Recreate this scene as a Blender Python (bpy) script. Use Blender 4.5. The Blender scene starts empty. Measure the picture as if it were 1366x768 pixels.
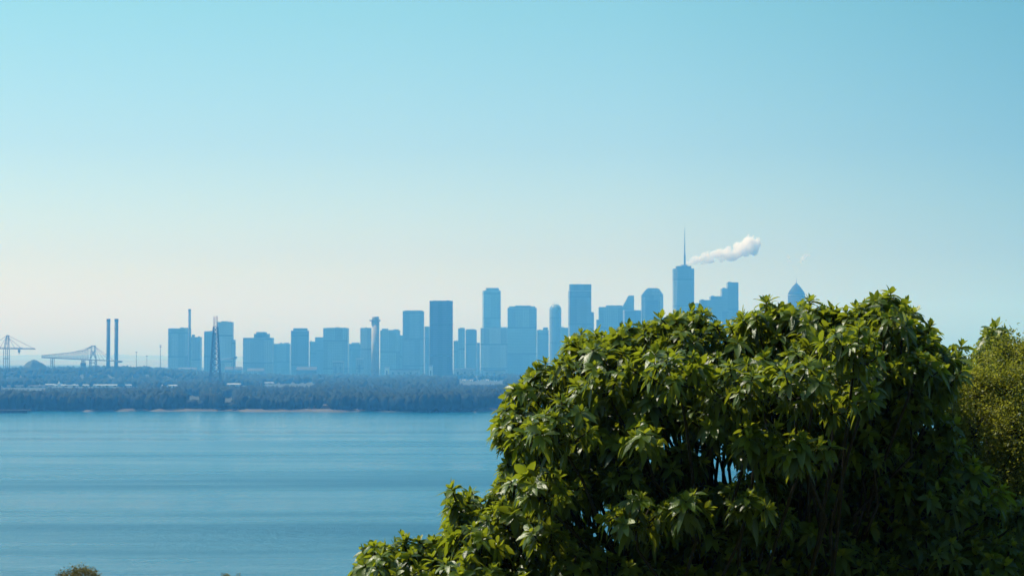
import bpy, bmesh, math, random
import numpy as np
from mathutils import Vector, Matrix

R = math.radians
scn = bpy.context.scene
col = scn.collection

# ------------------------------------------------------------------ camera
F = 70.0 / 36.0 * 1366.0          # focal length in photo pixels
CAM_Z = 45.0
PITCH = math.atan((478 - 384) / F)
cam_d = bpy.data.cameras.new('camera')
cam_d.lens = 70.0
cam_d.sensor_width = 36.0
cam_d.clip_start = 0.5
cam_d.clip_end = 60000.0
cam_d.dof.use_dof = True
cam_d.dof.focus_distance = 19.5
cam_d.dof.aperture_fstop = 9.0
cam = bpy.data.objects.new('camera', cam_d)
cam.location = (0, 0, CAM_Z)
cam.rotation_euler = (R(90) + PITCH, 0, 0)
col.objects.link(cam)
scn.camera = cam

# ------------------------------------------------------------------ light
SUN_EL, SUN_AZ = 57.0, -64.0      # azimuth from +Y, negative = to the left
world = bpy.data.worlds.new('World')
scn.world = world
world.use_nodes = True
wn, wl = world.node_tree.nodes, world.node_tree.links
wn.clear()
sky = wn.new('ShaderNodeTexSky')
sky.sky_type = 'NISHITA'
sky.sun_disc = False
sky.sun_elevation = R(SUN_EL)
sky.sun_rotation = R(SUN_AZ)
sky.altitude = 0
sky.air_density = 1.0
sky.dust_density = 1.6
sky.ozone_density = 1.0
tint = wn.new('ShaderNodeMix')
tint.data_type = 'RGBA'; tint.blend_type = 'MULTIPLY'; tint.inputs[0].default_value = 1.0
# the sky's own colour by height: milky near the horizon, cyan higher up
wtc = wn.new('ShaderNodeTexCoord'); wsx = wn.new('ShaderNodeSeparateXYZ')
wl.new(wtc.outputs['Generated'], wsx.inputs[0])
wr = wn.new('ShaderNodeValToRGB')
for i, (p_, c_) in enumerate(((0.014, (1.56, 1.68, .88)), (.052, (1.13, 1.25, 1.24)), (.105, (.84, 1.08, 1.13)), (.172, (.69, 1.10, 1.0)), (.6, (.6, 1.0, .98)))):
    if i > 1: wr.color_ramp.elements.new(p_)
    wr.color_ramp.elements[i].position = p_; wr.color_ramp.elements[i].color = (*c_, 1)
wl.new(wsx.outputs[2], wr.inputs[0]); wl.new(wr.outputs[0], tint.inputs[7])
# and it is darker on the side away from the sun
wx = wn.new('ShaderNodeMapRange'); wx.inputs[1].default_value = -1.0; wx.inputs[2].default_value = 1.0
wl.new(wsx.outputs[0], wx.inputs[0])
wr2 = wn.new('ShaderNodeValToRGB')
for i, (p_, c_) in enumerate(((.47, (1, 1, 1)), (.53, (.94, .965, .975)), (.57, (.82, .88, .885)), (.625, (.61, .73, .76)), (.8, (.56, .66, .72)))):
    if i > 1: wr2.color_ramp.elements.new(p_)
    wr2.color_ramp.elements[i].position = p_; wr2.color_ramp.elements[i].color = (*c_, 1)
wl.new(wx.outputs[0], wr2.inputs[0])
tint2 = wn.new('ShaderNodeMix'); tint2.data_type = 'RGBA'; tint2.blend_type = 'MULTIPLY'; tint2.inputs[0].default_value = 1.0
wl.new(wr2.outputs[0], tint2.inputs[7])
bg = wn.new('ShaderNodeBackground')
bg.inputs['Strength'].default_value = 0.094
wo = wn.new('ShaderNodeOutputWorld')
wl.new(sky.outputs[0], tint.inputs[6])
wl.new(tint.outputs[2], tint2.inputs[6]); wl.new(tint2.outputs[2], bg.inputs['Color'])
wl.new(bg.outputs[0], wo.inputs['Surface'])

sun_d = bpy.data.lights.new('sun', 'SUN')
sun_d.energy = 4.0
sun_d.angle = R(0.5)
sun_d.color = (1.0, 0.95, 0.82)
sun = bpy.data.objects.new('sun', sun_d)
sdir = Vector((math.sin(R(SUN_AZ)) * math.cos(R(SUN_EL)), math.cos(R(SUN_AZ)) * math.cos(R(SUN_EL)), math.sin(R(SUN_EL))))
sun.rotation_euler = sdir.to_track_quat('Z', 'Y').to_euler()
sun.location = (-60, 10, 120)
col.objects.link(sun)

scn.view_settings.view_transform = 'Standard'
scn.view_settings.look = 'None'
scn.view_settings.gamma = 1.0
scn.view_settings.use_curve_mapping = False
scn.view_settings.exposure = 0.51

cy = scn.cycles
cy.use_denoising = True
cy.max_bounces = 12
cy.diffuse_bounces = 3
cy.glossy_bounces = 2
cy.transmission_bounces = 3
cy.transparent_max_bounces = 8
cy.volume_bounces = 10
cy.caustics_reflective = False
cy.caustics_refractive = False

HAZE_DENS = 0.00024
HAZE_COL = (0.10, 0.43, 0.95, 1)
HAZE_TOP = 420.0

# ------------------------------------------------------------------ helpers
def at(px, py, Y):
    a, b = (px - 683) / F, (384 - py) / F
    d = Vector((a, math.cos(PITCH) - b * math.sin(PITCH), math.sin(PITCH) + b * math.cos(PITCH)))
    s = Y / d.y
    return Vector((d.x * s, Y, CAM_Z + d.z * s))

def zz(py, Y): return at(683, py, Y).z
def xx(px, Y): return at(px, 478, Y).x

def tag(o, label=None, cat=None, group=None, kind=None):
    if label: o['label'] = label
    if cat: o['category'] = cat
    if group: o['group'] = group
    if kind: o['kind'] = kind
    return o

def thing(name, label, cat, loc, group=None):
    o = bpy.data.objects.new(name, None)
    o.empty_display_size = 0.5
    o.location = loc
    col.objects.link(o)
    return tag(o, label, cat, group)

def world_loc(o):
    v = Vector((0, 0, 0))
    while o is not None:
        v += Vector(o.location); o = o.parent
    return v

class MB:
    def __init__(s): s.v, s.f = [], []
    def add(s, vs, fs):
        n = len(s.v)
        s.v += [tuple(v) for v in vs]
        s.f += [tuple(i + n for i in f) for f in fs]
        return s
    def box(s, x0, x1, y0, y1, z0, z1, rz=0.0, top=None):
        """box, turned by rz about its own middle; top = scale of the upper face"""
        cx, cy_ = (x0 + x1) / 2, (y0 + y1) / 2
        hx, hy = (x1 - x0) / 2, (y1 - y0) / 2
        c, n = math.cos(rz), math.sin(rz)
        vs = []
        for z, k in ((z0, 1.0), (z1, 1.0 if top is None else top)):
            for a, b in ((-1, -1), (1, -1), (1, 1), (-1, 1)):
                dx, dy = a * hx * k, b * hy * k
                vs.append((cx + dx * c - dy * n, cy_ + dx * n + dy * c, z))
        return s.add(vs, [(3, 2, 1, 0), (4, 5, 6, 7), (0, 1, 5, 4), (1, 2, 6, 5), (2, 3, 7, 6), (3, 0, 4, 7)])
    def prism(s, pts, y0, y1):
        """outline in x,z pushed from y0 to y1"""
        n = len(pts)
        vs = [(x, y0, z) for x, z in pts] + [(x, y1, z) for x, z in pts]
        fs = [tuple(range(n)), tuple(range(2 * n - 1, n - 1, -1))]
        for i in range(n):
            j = (i + 1) % n
            fs.append((i, i + n, j + n, j))
        return s.add(vs, fs)
    def bar(s, a, b, w, n=4, w2=None):
        a, b = Vector(a), Vector(b)
        w2 = w if w2 is None else w2
        d = (b - a).normalized()
        u = d.orthogonal().normalized(); v = d.cross(u)
        vs = []
        for p, ww in ((a, w), (b, w2)):
            for k in range(n):
                t = 2 * math.pi * (k + .5) / n
                vs.append(p + (u * math.cos(t) + v * math.sin(t)) * ww / 2)
        fs = [tuple(range(n))[::-1], tuple(range(n, 2 * n))]
        for k in range(n):
            j = (k + 1) % n
            fs.append((k, j, j + n, k + n))
        return s.add(vs, fs)
    def lathe(s, c, prof, n=24):
        """prof: list of (radius, z)"""
        vs, fs = [], []
        for r, z in prof:
            for k in range(n):
                t = 2 * math.pi * k / n
                vs.append((c[0] + r * math.cos(t), c[1] + r * math.sin(t), z))
        m = len(prof)
        for i in range(m - 1):
            for k in range(n):
                j = (k + 1) % n
                fs.append((i * n + k, i * n + j, (i + 1) * n + j, (i + 1) * n + k))
        fs.append(tuple(range(n))[::-1]); fs.append(tuple(range((m - 1) * n, m * n)))
        return s.add(vs, fs)
    def tube(s, pts, rads, n=7):
        pts = [Vector(p) for p in pts]
        rings, vs, fs = len(pts), [], []
        u = None
        for i, p in enumerate(pts):
            d = (pts[min(i + 1, rings - 1)] - pts[max(i - 1, 0)])
            d = d.normalized() if d.length > 1e-9 else Vector((0, 0, 1))
            if u is None: u = d.orthogonal().normalized()
            u = (u - d * u.dot(d)); u = u.normalized() if u.length > 1e-6 else d.orthogonal().normalized()
            v = d.cross(u)
            for k in range(n):
                t = 2 * math.pi * k / n
                vs.append(p + (u * math.cos(t) + v * math.sin(t)) * rads[i])
        for i in range(rings - 1):
            for k in range(n):
                j = (k + 1) % n
                fs.append((i * n + k, i * n + j, (i + 1) * n + j, (i + 1) * n + k))
        fs.append(tuple(range(n))[::-1]); fs.append(tuple(range((rings - 1) * n, rings * n)))
        return s.add(vs, fs)
    def build(s, name, mat, parent=None, smooth=False, loc=None):
        base = world_loc(parent) if parent else (Vector(loc) if loc is not None else Vector((0, 0, 0)))
        me = bpy.data.meshes.new(name)
        me.from_pydata([(v[0] - base.x, v[1] - base.y, v[2] - base.z) for v in s.v], [], s.f)
        me.materials.append(mat)
        if smooth:
            me.polygons.foreach_set('use_smooth', [True] * len(me.polygons))
        me.update()
        o = bpy.data.objects.new(name, me)
        col.objects.link(o)
        if parent: o.parent = parent
        else: o.location = base
        return o

def np_mesh(name, V, Fc, mat, parent=None, loc=(0, 0, 0), tintv=None, smooth=False):
    """V (n,3), Fc (m,3|4) int arrays, tintv: value per face"""
    base = np.array(world_loc(parent)) if parent else np.array(loc, float)
    me = bpy.data.meshes.new(name)
    n, m, k = len(V), len(Fc), Fc.shape[1]
    me.vertices.add(n); me.vertices.foreach_set('co', (V - base).astype(np.float32).ravel())
    me.loops.add(m * k); me.loops.foreach_set('vertex_index', Fc.astype(np.int32).ravel())
    me.polygons.add(m)
    me.polygons.foreach_set('loop_start', np.arange(0, m * k, k, dtype=np.int32))
    me.polygons.foreach_set('loop_total', np.full(m, k, dtype=np.int32))
    if smooth: me.polygons.foreach_set('use_smooth', np.ones(m, dtype=bool))
    me.update(calc_edges=True)
    me.materials.append(mat)
    if tintv is not None:
        at_ = me.attributes.new('tint', 'FLOAT', 'FACE')
        at_.data.foreach_set('value', tintv.astype(np.float32))
    o = bpy.data.objects.new(name, me)
    col.objects.link(o)
    if parent: o.parent = parent
    else: o.location = tuple(base)
    return o

# ------------------------------------------------------------------ materials
def mat_new(name):
    m = bpy.data.materials.new(name); m.use_nodes = True
    nt = m.node_tree; nt.nodes.clear()
    out = nt.nodes.new('ShaderNodeOutputMaterial')
    return m, nt.nodes, nt.links, out

def mathn(n, l, op, a, b=None, c=None):
    x = n.new('ShaderNodeMath'); x.operation = op
    for i, v in enumerate((a, b, c)):
        if v is None: continue
        if isinstance(v, (int, float)): x.inputs[i].default_value = v
        else: l.new(v, x.inputs[i])
    return x.outputs[0]

def ramp(n, l, fac, stops):
    r = n.new('ShaderNodeValToRGB')
    e = r.color_ramp.elements
    while len(e) < len(stops): e.new(0.5)
    for i, (p, c) in enumerate(stops):
        e[i].position = p; e[i].color = (*c, 1)
    l.new(fac, r.inputs[0])
    return r.outputs[0]

def noise(n, l, vec, scale, detail=3.0, rough=0.5):
    t = n.new('ShaderNodeTexNoise')
    t.inputs['Scale'].default_value = scale; t.inputs['Detail'].default_value = detail
    t.inputs['Roughness'].default_value = rough
    if vec is not None: l.new(vec, t.inputs['Vector'])
    return t.outputs[0]

def mottled(name, c0, c1, scale, rough=0.8, spec=0.3):
    m, n, l, out = mat_new(name)
    tc = n.new('ShaderNodeTexCoord')
    b = n.new('ShaderNodeBsdfPrincipled')
    l.new(ramp(n, l, noise(n, l, tc.outputs['Object'], scale, 5, .6), [(.3, c0), (.7, c1)]), b.inputs['Base Color'])
    b.inputs['Roughness'].default_value = rough
    b.inputs['Specular IOR Level'].default_value = spec
    l.new(b.outputs[0], out.inputs[0])
    return m

def facade(name, wall, glass, floor=3.9, bay=3.2, wfrac=.6, hfrac=.55):
    """window grid in the material: floors by height, bays round the walls"""
    m, n, l, out = mat_new(name)
    tc = n.new('ShaderNodeTexCoord'); s = n.new('ShaderNodeSeparateXYZ')
    l.new(tc.outputs['Object'], s.inputs[0])
    u = mathn(n, l, 'ADD', s.outputs[0], mathn(n, l, 'MULTIPLY', s.outputs[1], 0.93))
    fu = mathn(n, l, 'FRACT', mathn(n, l, 'DIVIDE', mathn(n, l, 'ADD', u, 5000.0), bay))
    fz = mathn(n, l, 'FRACT', mathn(n, l, 'DIVIDE', mathn(n, l, 'ADD', s.outputs[2], 500.0), floor))
    win = mathn(n, l, 'MULTIPLY', mathn(n, l, 'LESS_THAN', fu, wfrac), mathn(n, l, 'LESS_THAN', fz, hfrac))
    # wide bays of the facade, each a little lighter or darker, and belts between storeys
    cb = n.new('ShaderNodeCombineXYZ')
    l.new(mathn(n, l, 'FLOOR', mathn(n, l, 'DIVIDE', u, bay * 4)), cb.inputs[0])
    oi0 = n.new('ShaderNodeObjectInfo')
    l.new(mathn(n, l, 'ADD', mathn(n, l, 'FLOOR', mathn(n, l, 'ADD', mathn(n, l, 'DIVIDE', s.outputs[2], floor * 17), oi0.outputs['Random'])), mathn(n, l, 'MULTIPLY', oi0.outputs['Random'], 91.0)), cb.inputs[1])
    wn_ = n.new('ShaderNodeTexWhiteNoise'); wn_.noise_dimensions = '2D'
    l.new(cb.outputs[0], wn_.inputs['Vector'])
    k = mathn(n, l, 'ADD', mathn(n, l, 'MULTIPLY', wn_.outputs[0], .8), .6)
    oi = n.new('ShaderNodeObjectInfo')
    plant = mathn(n, l, 'LESS_THAN', mathn(n, l, 'FRACT', mathn(n, l, 'ADD', mathn(n, l, 'DIVIDE', s.outputs[2], floor * 17), oi.outputs['Random'])), .06)
    k = mathn(n, l, 'MULTIPLY', k, mathn(n, l, 'SUBTRACT', 1.0, mathn(n, l, 'MULTIPLY', plant, .6)))
    mix = n.new('ShaderNodeMix'); mix.data_type = 'RGBA'
    l.new(win, mix.inputs[0]); mix.inputs[6].default_value = (*wall, 1); mix.inputs[7].default_value = (*glass, 1)
    mul = n.new('ShaderNodeMix'); mul.data_type = 'RGBA'; mul.blend_type = 'MULTIPLY'; mul.inputs[0].default_value = 1
    l.new(mix.outputs[2], mul.inputs[6]); l.new(k, mul.inputs[7])
    b = n.new('ShaderNodeBsdfPrincipled')
    l.new(mul.outputs[2], b.inputs['Base Color'])
    l.new(mathn(n, l, 'SUBTRACT', .7, mathn(n, l, 'MULTIPLY', win, .5)), b.inputs['Roughness'])
    l.new(b.outputs[0], out.inputs[0])
    return m

M = {}
M['glass_blue'] = facade('blue_glass_facade', (.15, .18, .16), (.04, .065, .06))
M['glass_dark'] = facade('dark_glass_facade', (.06, .07, .08), (.02, .03, .04), 3.8, 2.6, .75)
M['stone'] = facade('pale_stone_facade', (.34, .36, .31), (.09, .11, .10), 3.6, 3.6, .45)
M['glass_green'] = facade('green_glass_facade', (.20, .27, .22), (.06, .11, .09), 4.0, 4.5, .7)
M['glass_mid'] = facade('blue_grey_facade', (.10, .12, .11), (.03, .045, .045), 4.2, 5.0, .55)
M['concrete_f'] = facade('grey_concrete_facade', (.24, .26, .23), (.06, .08, .075), 3.4, 4.2, .5, .5)
M['concrete'] = mottled('weathered_concrete', (.30, .29, .27), (.42, .41, .38), .08)
M['conc_dark'] = mottled('dark_concrete', (.05, .05, .05), (.09, .09, .085), .08)
M['steel'] = mottled('painted_steel', (.03, .035, .04), (.06, .07, .075), .2, .5, .5)
M['steel_dark'] = mottled('weathered_steel', (.012, .014, .016), (.025, .028, .03), .2, .6, .3)
M['steel_red'] = mottled('faded_red_steel', (.30, .16, .13), (.42, .26, .22), .4, .5, .5)
M['rough_stone'] = mottled('rough_stone', (.03, .035, .04), (.05, .055, .06), .1, .9, .1)
M['white'] = mottled('white_render', (.68, .67, .64), (.8, .79, .77), .3)
M['roof_pale'] = mottled('pale_metal_roof', (.30, .31, .32), (.48, .48, .47), .1, .4, .5)
M['roof_red'] = mottled('red_tile_roof', (.32, .14, .09), (.45, .22, .14), .3)
M['sand'] = mottled('sand', (.045, .042, .036), (.12, .105, .08), .03)
M['earth'] = mottled('dark_earth', (.008, .010, .010), (.018, .020, .018), .02)
M['land'] = mottled('scrub_land', (.015, .022, .01), (.05, .05, .025), .01)
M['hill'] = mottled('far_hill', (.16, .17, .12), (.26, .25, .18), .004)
M['grass'] = mottled('hillside_grass', (.035, .06, .018), (.10, .11, .04), .8)
M['wood_pile'] = mottled('wet_timber', (.03, .028, .025), (.08, .07, .06), .5)

def foliage_far(name, c0, c1):
    m, n, l, out = mat_new(name)
    tc = n.new('ShaderNodeTexCoord')
    a = n.new('ShaderNodeAttribute'); a.attribute_name = 'tint'
    f = mathn(n, l, 'ADD', mathn(n, l, 'MULTIPLY', a.outputs['Fac'], .7), mathn(n, l, 'MULTIPLY', noise(n, l, tc.outputs['Object'], .35, 4, .65), .4))
    b = n.new('ShaderNodeBsdfPrincipled')
    l.new(ramp(n, l, f, [(.15, c0), (.85, c1)]), b.inputs['Base Color'])
    b.inputs['Roughness'].default_value = .8
    b.inputs['Specular IOR Level'].default_value = .15
    bp = n.new('ShaderNodeBump'); bp.inputs['Strength'].default_value = 1.0; bp.inputs['Distance'].default_value = 1.6
    l.new(noise(n, l, tc.outputs['Object'], .6, 4, .7), bp.inputs['Height'])
    l.new(bp.outputs[0], b.inputs['Normal'])
    l.new(b.outputs[0], out.inputs[0])
    return m
M['wood_far'] = foliage_far('woodland_foliage', (.005, .013, .006), (.015, .028, .013))

def leafy(name, c0, c1, c2, trans, rough=.38, tfac=.42, spec=.5):
    m, n, l, out = mat_new(name)
    a = n.new('ShaderNodeAttribute'); a.attribute_name = 'tint'
    tc = n.new('ShaderNodeTexCoord')
    f = mathn(n, l, 'ADD', a.outputs['Fac'], mathn(n, l, 'MULTIPLY', mathn(n, l, 'SUBTRACT', noise(n, l, tc.outputs['Object'], 9, 3), .5), .35))
    c = ramp(n, l, f, [(.05, c0), (.55, c1), (1.0, c2)])
    b = n.new('ShaderNodeBsdfPrincipled')
    l.new(c, b.inputs['Base Color'])
    b.inputs['Roughness'].default_value = rough
    b.inputs['Specular IOR Level'].default_value = spec
    bp = n.new('ShaderNodeBump'); bp.inputs['Strength'].default_value = .35; bp.inputs['Distance'].default_value = .01
    l.new(noise(n, l, tc.outputs['Object'], 60, 2), bp.inputs['Height'])
    l.new(bp.outputs[0], b.inputs['Normal'])
    t = n.new('ShaderNodeBsdfTranslucent')
    mc = n.new('ShaderNodeMix'); mc.data_type = 'RGBA'; mc.blend_type = 'MIX'; mc.inputs[0].default_value = .6
    l.new(c, mc.inputs[6]); mc.inputs[7].default_value = (*trans, 1)
    l.new(mc.outputs[2], t.inputs['Color'])
    mx = n.new('ShaderNodeMixShader'); mx.inputs[0].default_value = tfac
    l.new(b.outputs[0], mx.inputs[1]); l.new(t.outputs[0], mx.inputs[2])
    l.new(mx.outputs[0], out.inputs[0])
    return m
M['leaf'] = leafy('broad_glossy_leaf', (.008, .025, .006), (.085, .14, .013), (.34, .36, .025), (.48, .52, .02))
M['leaf_fine'] = leafy('small_olive_leaf', (.035, .055, .01), (.18, .20, .025), (.44, .40, .06), (.46, .46, .04), .5, .45, .3)
M['leaf_grey'] = leafy('grey_brown_leaf', (.05, .05, .02), (.15, .13, .03), (.28, .21, .05), (.30, .25, .04), .6, .25, .2)
M['bark'] = mottled('grey_brown_bark', (.016, .013, .010), (.045, .036, .028), 9, .9, .2)

def water_mat():
    m, n, l, out = mat_new('bay_water')
    tc = n.new('ShaderNodeTexCoord')
    mp = n.new('ShaderNodeMapping'); mp.inputs['Scale'].default_value = (.0013, .011, 1); mp.inputs['Rotation'].default_value = (0, 0, R(4))
    l.new(tc.outputs['Object'], mp.inputs[0])
    lanes = noise(n, l, mp.outputs[0], 1.0, 4, .55)
    mp2 = n.new('ShaderNodeMapping'); mp2.inputs['Scale'].default_value = (.006, .05, 1); mp2.inputs['Rotation'].default_value = (0, 0, R(-3))
    l.new(tc.outputs['Object'], mp2.inputs[0])
    lanes2 = noise(n, l, mp2.outputs[0], 1.0, 4, .6)
    f = mathn(n, l, 'ADD', mathn(n, l, 'MULTIPLY', lanes, .75), mathn(n, l, 'MULTIPLY', lanes2, .25))
    b = n.new('ShaderNodeBsdfPrincipled')
    l.new(ramp(n, l, f, [(.38, (.001, .105, .185)), (.62, (.001, .14, .225))]), b.inputs['Base Color'])
    r = n.new('ShaderNodeMapRange'); r.inputs[1].default_value = .38; r.inputs[2].default_value = .62
    r.inputs[3].default_value = .42; r.inputs[4].default_value = .13
    l.new(f, r.inputs[0])
    sx_ = n.new('ShaderNodeSeparateXYZ'); l.new(tc.outputs['Object'], sx_.inputs[0])
    calm = n.new('ShaderNodeMapRange'); calm.interpolation_type = 'SMOOTHSTEP'
    calm.inputs[1].default_value = 500; calm.inputs[2].default_value = 1650; calm.inputs[3].default_value = 1.0; calm.inputs[4].default_value = .42
    l.new(sx_.outputs[1], calm.inputs[0])
    l.new(mathn(n, l, 'MULTIPLY', r.outputs[0], calm.outputs[0]), b.inputs['Roughness'])
    b.inputs['IOR'].default_value = 1.333
    b.inputs['Specular IOR Level'].default_value = .40
    rb = n.new('ShaderNodeMapRange'); rb.inputs[1].default_value = .40; rb.inputs[2].default_value = .60
    rb.inputs[3].default_value = 1.0; rb.inputs[4].default_value = .6
    l.new(f, rb.inputs[0])
    mp3 = n.new('ShaderNodeMapping'); mp3.inputs['Scale'].default_value = (.25, .5, 1)
    l.new(tc.outputs['Object'], mp3.inputs[0])
    bp = n.new('ShaderNodeBump'); bp.inputs['Distance'].default_value = 1.3; l.new(mathn(n, l, 'MULTIPLY', rb.outputs[0], calm.outputs[0]), bp.inputs['Strength'])
    mp4 = n.new('ShaderNodeMapping'); mp4.inputs['Scale'].default_value = (.07, .16, 1); mp4.inputs['Rotation'].default_value = (0, 0, R(12))
    l.new(tc.outputs['Object'], mp4.inputs[0])
    hsum = mathn(n, l, 'ADD', noise(n, l, mp3.outputs[0], 1.0, 6, .72), mathn(n, l, 'MULTIPLY', noise(n, l, mp4.outputs[0], 1.0, 3, .6), 1.6))
    l.new(hsum, bp.inputs['Height'])
    l.new(bp.outputs[0], b.inputs['Normal'])
    l.new(b.outputs[0], out.inputs[0])
    return m
M['water'] = water_mat()

# ------------------------------------------------------------------ terrain
def sst(t): t = min(1, max(0, t)); return t * t * (3 - 2 * t)
rng = np.random.default_rng(5)
random.seed(11)

def shore(x):
    return 1690 + 9 * math.sin(x / 61.0) + 6 * math.sin(x / 23.0 + 1) + 5 * math.sin(x / 11.0) - 16 * math.exp(-((x + 70) / 60.0) ** 2) + 55 * sst((x + 32) / 14.0)

def ground(x, y):
    s = x / max(y, 1.0)
    h = 2.2
    h += 15 * sst((y - 3120) / 420) * sst((-.125 - s) / .07)
    h += 1.2 * math.sin(x / 130.0 + y / 210.0) * sst((y - 1900) / 400)
    return h

# the bay
o = MB().add([(-14000, -1500, 0), (14000, -1500, 0), (14000, 13500, 0), (-14000, 13500, 0)], [(0, 1, 2, 3)]).build('water', M['water'])
tag(o, kind='structure')

# far shore land: grid sheet to the horizon
xs = np.concatenate([np.linspace(-14000, -1200, 26), np.linspace(-1150, 1150, 140), np.linspace(1200, 14000, 26)])
ts = np.concatenate([[0, .0015, .004, .008], np.linspace(.015, .3, 40), np.linspace(.35, 1, 16)])
vs, fs = [], []
for j, t in enumerate(ts):
    for x in xs:
        y0 = shore(x) + 6
        y = y0 + (13300 - y0) * t
        z = -0.5 if j == 0 else (1.2 if j == 1 else ground(x, y))
        vs.append((x, y, z))
nx = len(xs)
for j in range(len(ts) - 1):
    for i in range(nx - 1):
        a = j * nx + i
        fs.append((a, a + 1, a + 1 + nx, a + nx))
o = MB().add(vs, fs).build('land', M['land'], smooth=True)
tag(o, kind='structure')
# beach strip
vs, fs = [], []
bx = np.linspace(-900, 700, 500)
for i, x in enumerate(bx):
    w = 1 + 3 * (0.5 + .5 * math.sin(x / 47.0)) + 2 * random.random() + 16 * math.exp(-((x + 150) / 28.0) ** 2) + 14 * math.exp(-((x + 20) / 12.0) ** 2)
    pxx = 683 + x / 1690.0 * F
    bare = sst((120 - pxx) / 14.0) + sst((pxx - 478) / 12.0) * sst((636 - pxx) / 8.0) + .55 * sst(math.sin(pxx / 13.0) * math.sin(pxx / 31.0 + 1) * 3)
    w *= 1 - min(1, bare); w -= 16 * min(1, bare)
    s = shore(x)
    vs += [(x, s - w * .55, -.2), (x, s + 2 - .1 * min(w, 0), .7 - .12 * max(0, -w)), (x, s + 14, 2.35 - .15 * max(0, -w))]
for i in range(len(bx) - 1):
    a = 3 * i
    fs += [(a, a + 3, a + 4, a + 1), (a + 1, a + 4, a + 5, a + 2)]
o = MB().add(vs, fs).build('beach', M['sand'], smooth=True)
tag(o, kind='structure')

M['mound'] = mottled('mound_scrub', (.006, .013, .007), (.022, .034, .016), .25)
# far hills
def ridge(name, Y, pts, depth, mat):
    """pts: (px, py) of the crest, py in photo pixels"""
    pts = sorted(pts)
    x_ = [p[0] for p in pts]; y_ = [p[1] for p in pts]
    vs, fs = [], []
    P = np.linspace(x_[0], x_[-1], 260)
    for p in P:
        py = np.interp(p, x_, y_) + .35 * math.sin(p / 7.0) + .25 * math.sin(p / 3.1 + 2) + .3 * random.random()
        c = at(p, py, Y)
        for k, (dy, kz) in enumerate(((-depth, 0), (-depth * .55, .45), (-depth * .2, .85), (0, 1), (depth * .5, .5), (depth, 0))):
            vs.append((c.x, Y + dy, 1.0 + (c.z - 1.0) * kz))
    for i in range(len(P) - 1):
        for k in range(5):
            a = i * 6 + k
            fs.append((a, a + 6, a + 7, a + 1))
    return tag(MB().add(vs, fs).build(name, mat, smooth=True), kind='structure')
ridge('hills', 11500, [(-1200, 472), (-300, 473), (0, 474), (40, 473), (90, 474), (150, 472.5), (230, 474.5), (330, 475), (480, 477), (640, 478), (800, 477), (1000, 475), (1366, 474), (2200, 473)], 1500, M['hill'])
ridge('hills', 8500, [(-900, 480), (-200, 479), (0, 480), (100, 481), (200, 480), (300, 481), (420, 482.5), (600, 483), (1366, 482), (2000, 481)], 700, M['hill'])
# spoil heap beside the docks
vs, fs = [], []
hc = at(45, 489, 3900); hc.z = ground(hc.x, 3900)
for i in range(9):
    for k in range(28):
        t = 2 * math.pi * k / 28
        rr = 1 - i / 8.0
        r = 34 * rr
        h = math.cos(rr * math.pi / 2) ** 1.5 * (at(45, 480, 3900).z - hc.z)
        w = 1 + .10 * math.sin(3 * t + 1) + .06 * math.sin(7 * t) + .05 * random.uniform(-1, 1)
        h *= 1 + .10 * random.uniform(-1, 1)
        vs.append((hc.x + r * w * math.cos(t) * 1.15, hc.y + r * w * math.sin(t), hc.z - 1 + h))
for i in range(8):
    for k in range(28):
        j = (k + 1) % 28
        fs.append((i * 28 + k, i * 28 + j, (i + 1) * 28 + j, (i + 1) * 28 + k))
o = MB().add(vs, fs).build('wooded_mound', M['mound'], smooth=True, loc=hc)
tag(o, 'dark scrub-covered mound rising above the dockside trees under the left crane', 'mound')

# near hillside under the camera
def hill_z(x, y):
    base = 43.4 - .27 * max(y, -3) - (.0006 * max(y, 0) ** 2 if y < 60 else .0006 * (2 * 60 * y - 3600))
    if y < 0: base += 1.15 * max(0, -y - 3) * (1 - .5 * sst((-y - 60) / 60))  # unseen steep rise behind the camera, added to cut sky light on the tree
    return max(-3, base + .25 * math.sin(x / 3.1 + y / 4.3) + .2 * math.sin(x / 7.7 - y / 5.0) - 0.0 * x)
vs, fs = [], []
hx = np.linspace(-420, 420, 106); hy = np.concatenate([np.linspace(-120, -42, 10), np.linspace(-40, 170, 85)])
for y in hy:
    for x in hx:
        vs.append((x, y, hill_z(x, y)))
for j in range(len(hy) - 1):
    for i in range(len(hx) - 1):
        a = j * len(hx) + i
        fs.append((a, a + 1, a + 1 + len(hx), a + len(hx)))
o = MB().add(vs, fs).build('hillside', M['grass'], smooth=True)
tag(o, kind='structure')

# ------------------------------------------------------------------ woodland
PROTECT = [  # (px0, px1, y top, y bottom, distance) kept in view
    (50, 184, 511, 517, 3020), (0, 62, 517, 521, 2830), (214, 238, 513, 517, 3000), (248, 269, 529, 534, 2240),
    (352, 420, 511, 516, 3300), (612, 672, 507, 513, 3850), (300, 340, 511, 515, 3100), (296, 312, 531, 537, 2200), (404, 442, 541, 545, 1712)]

def ico(sub):
    bm = bmesh.new(); bmesh.ops.create_icosphere(bm, subdivisions=sub, radius=1.0)
    V = np.array([v.co[:] for v in bm.verts]); Fc = np.array([[v.index for v in f.verts] for f in bm.faces])
    bm.free(); return V, Fc

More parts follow.
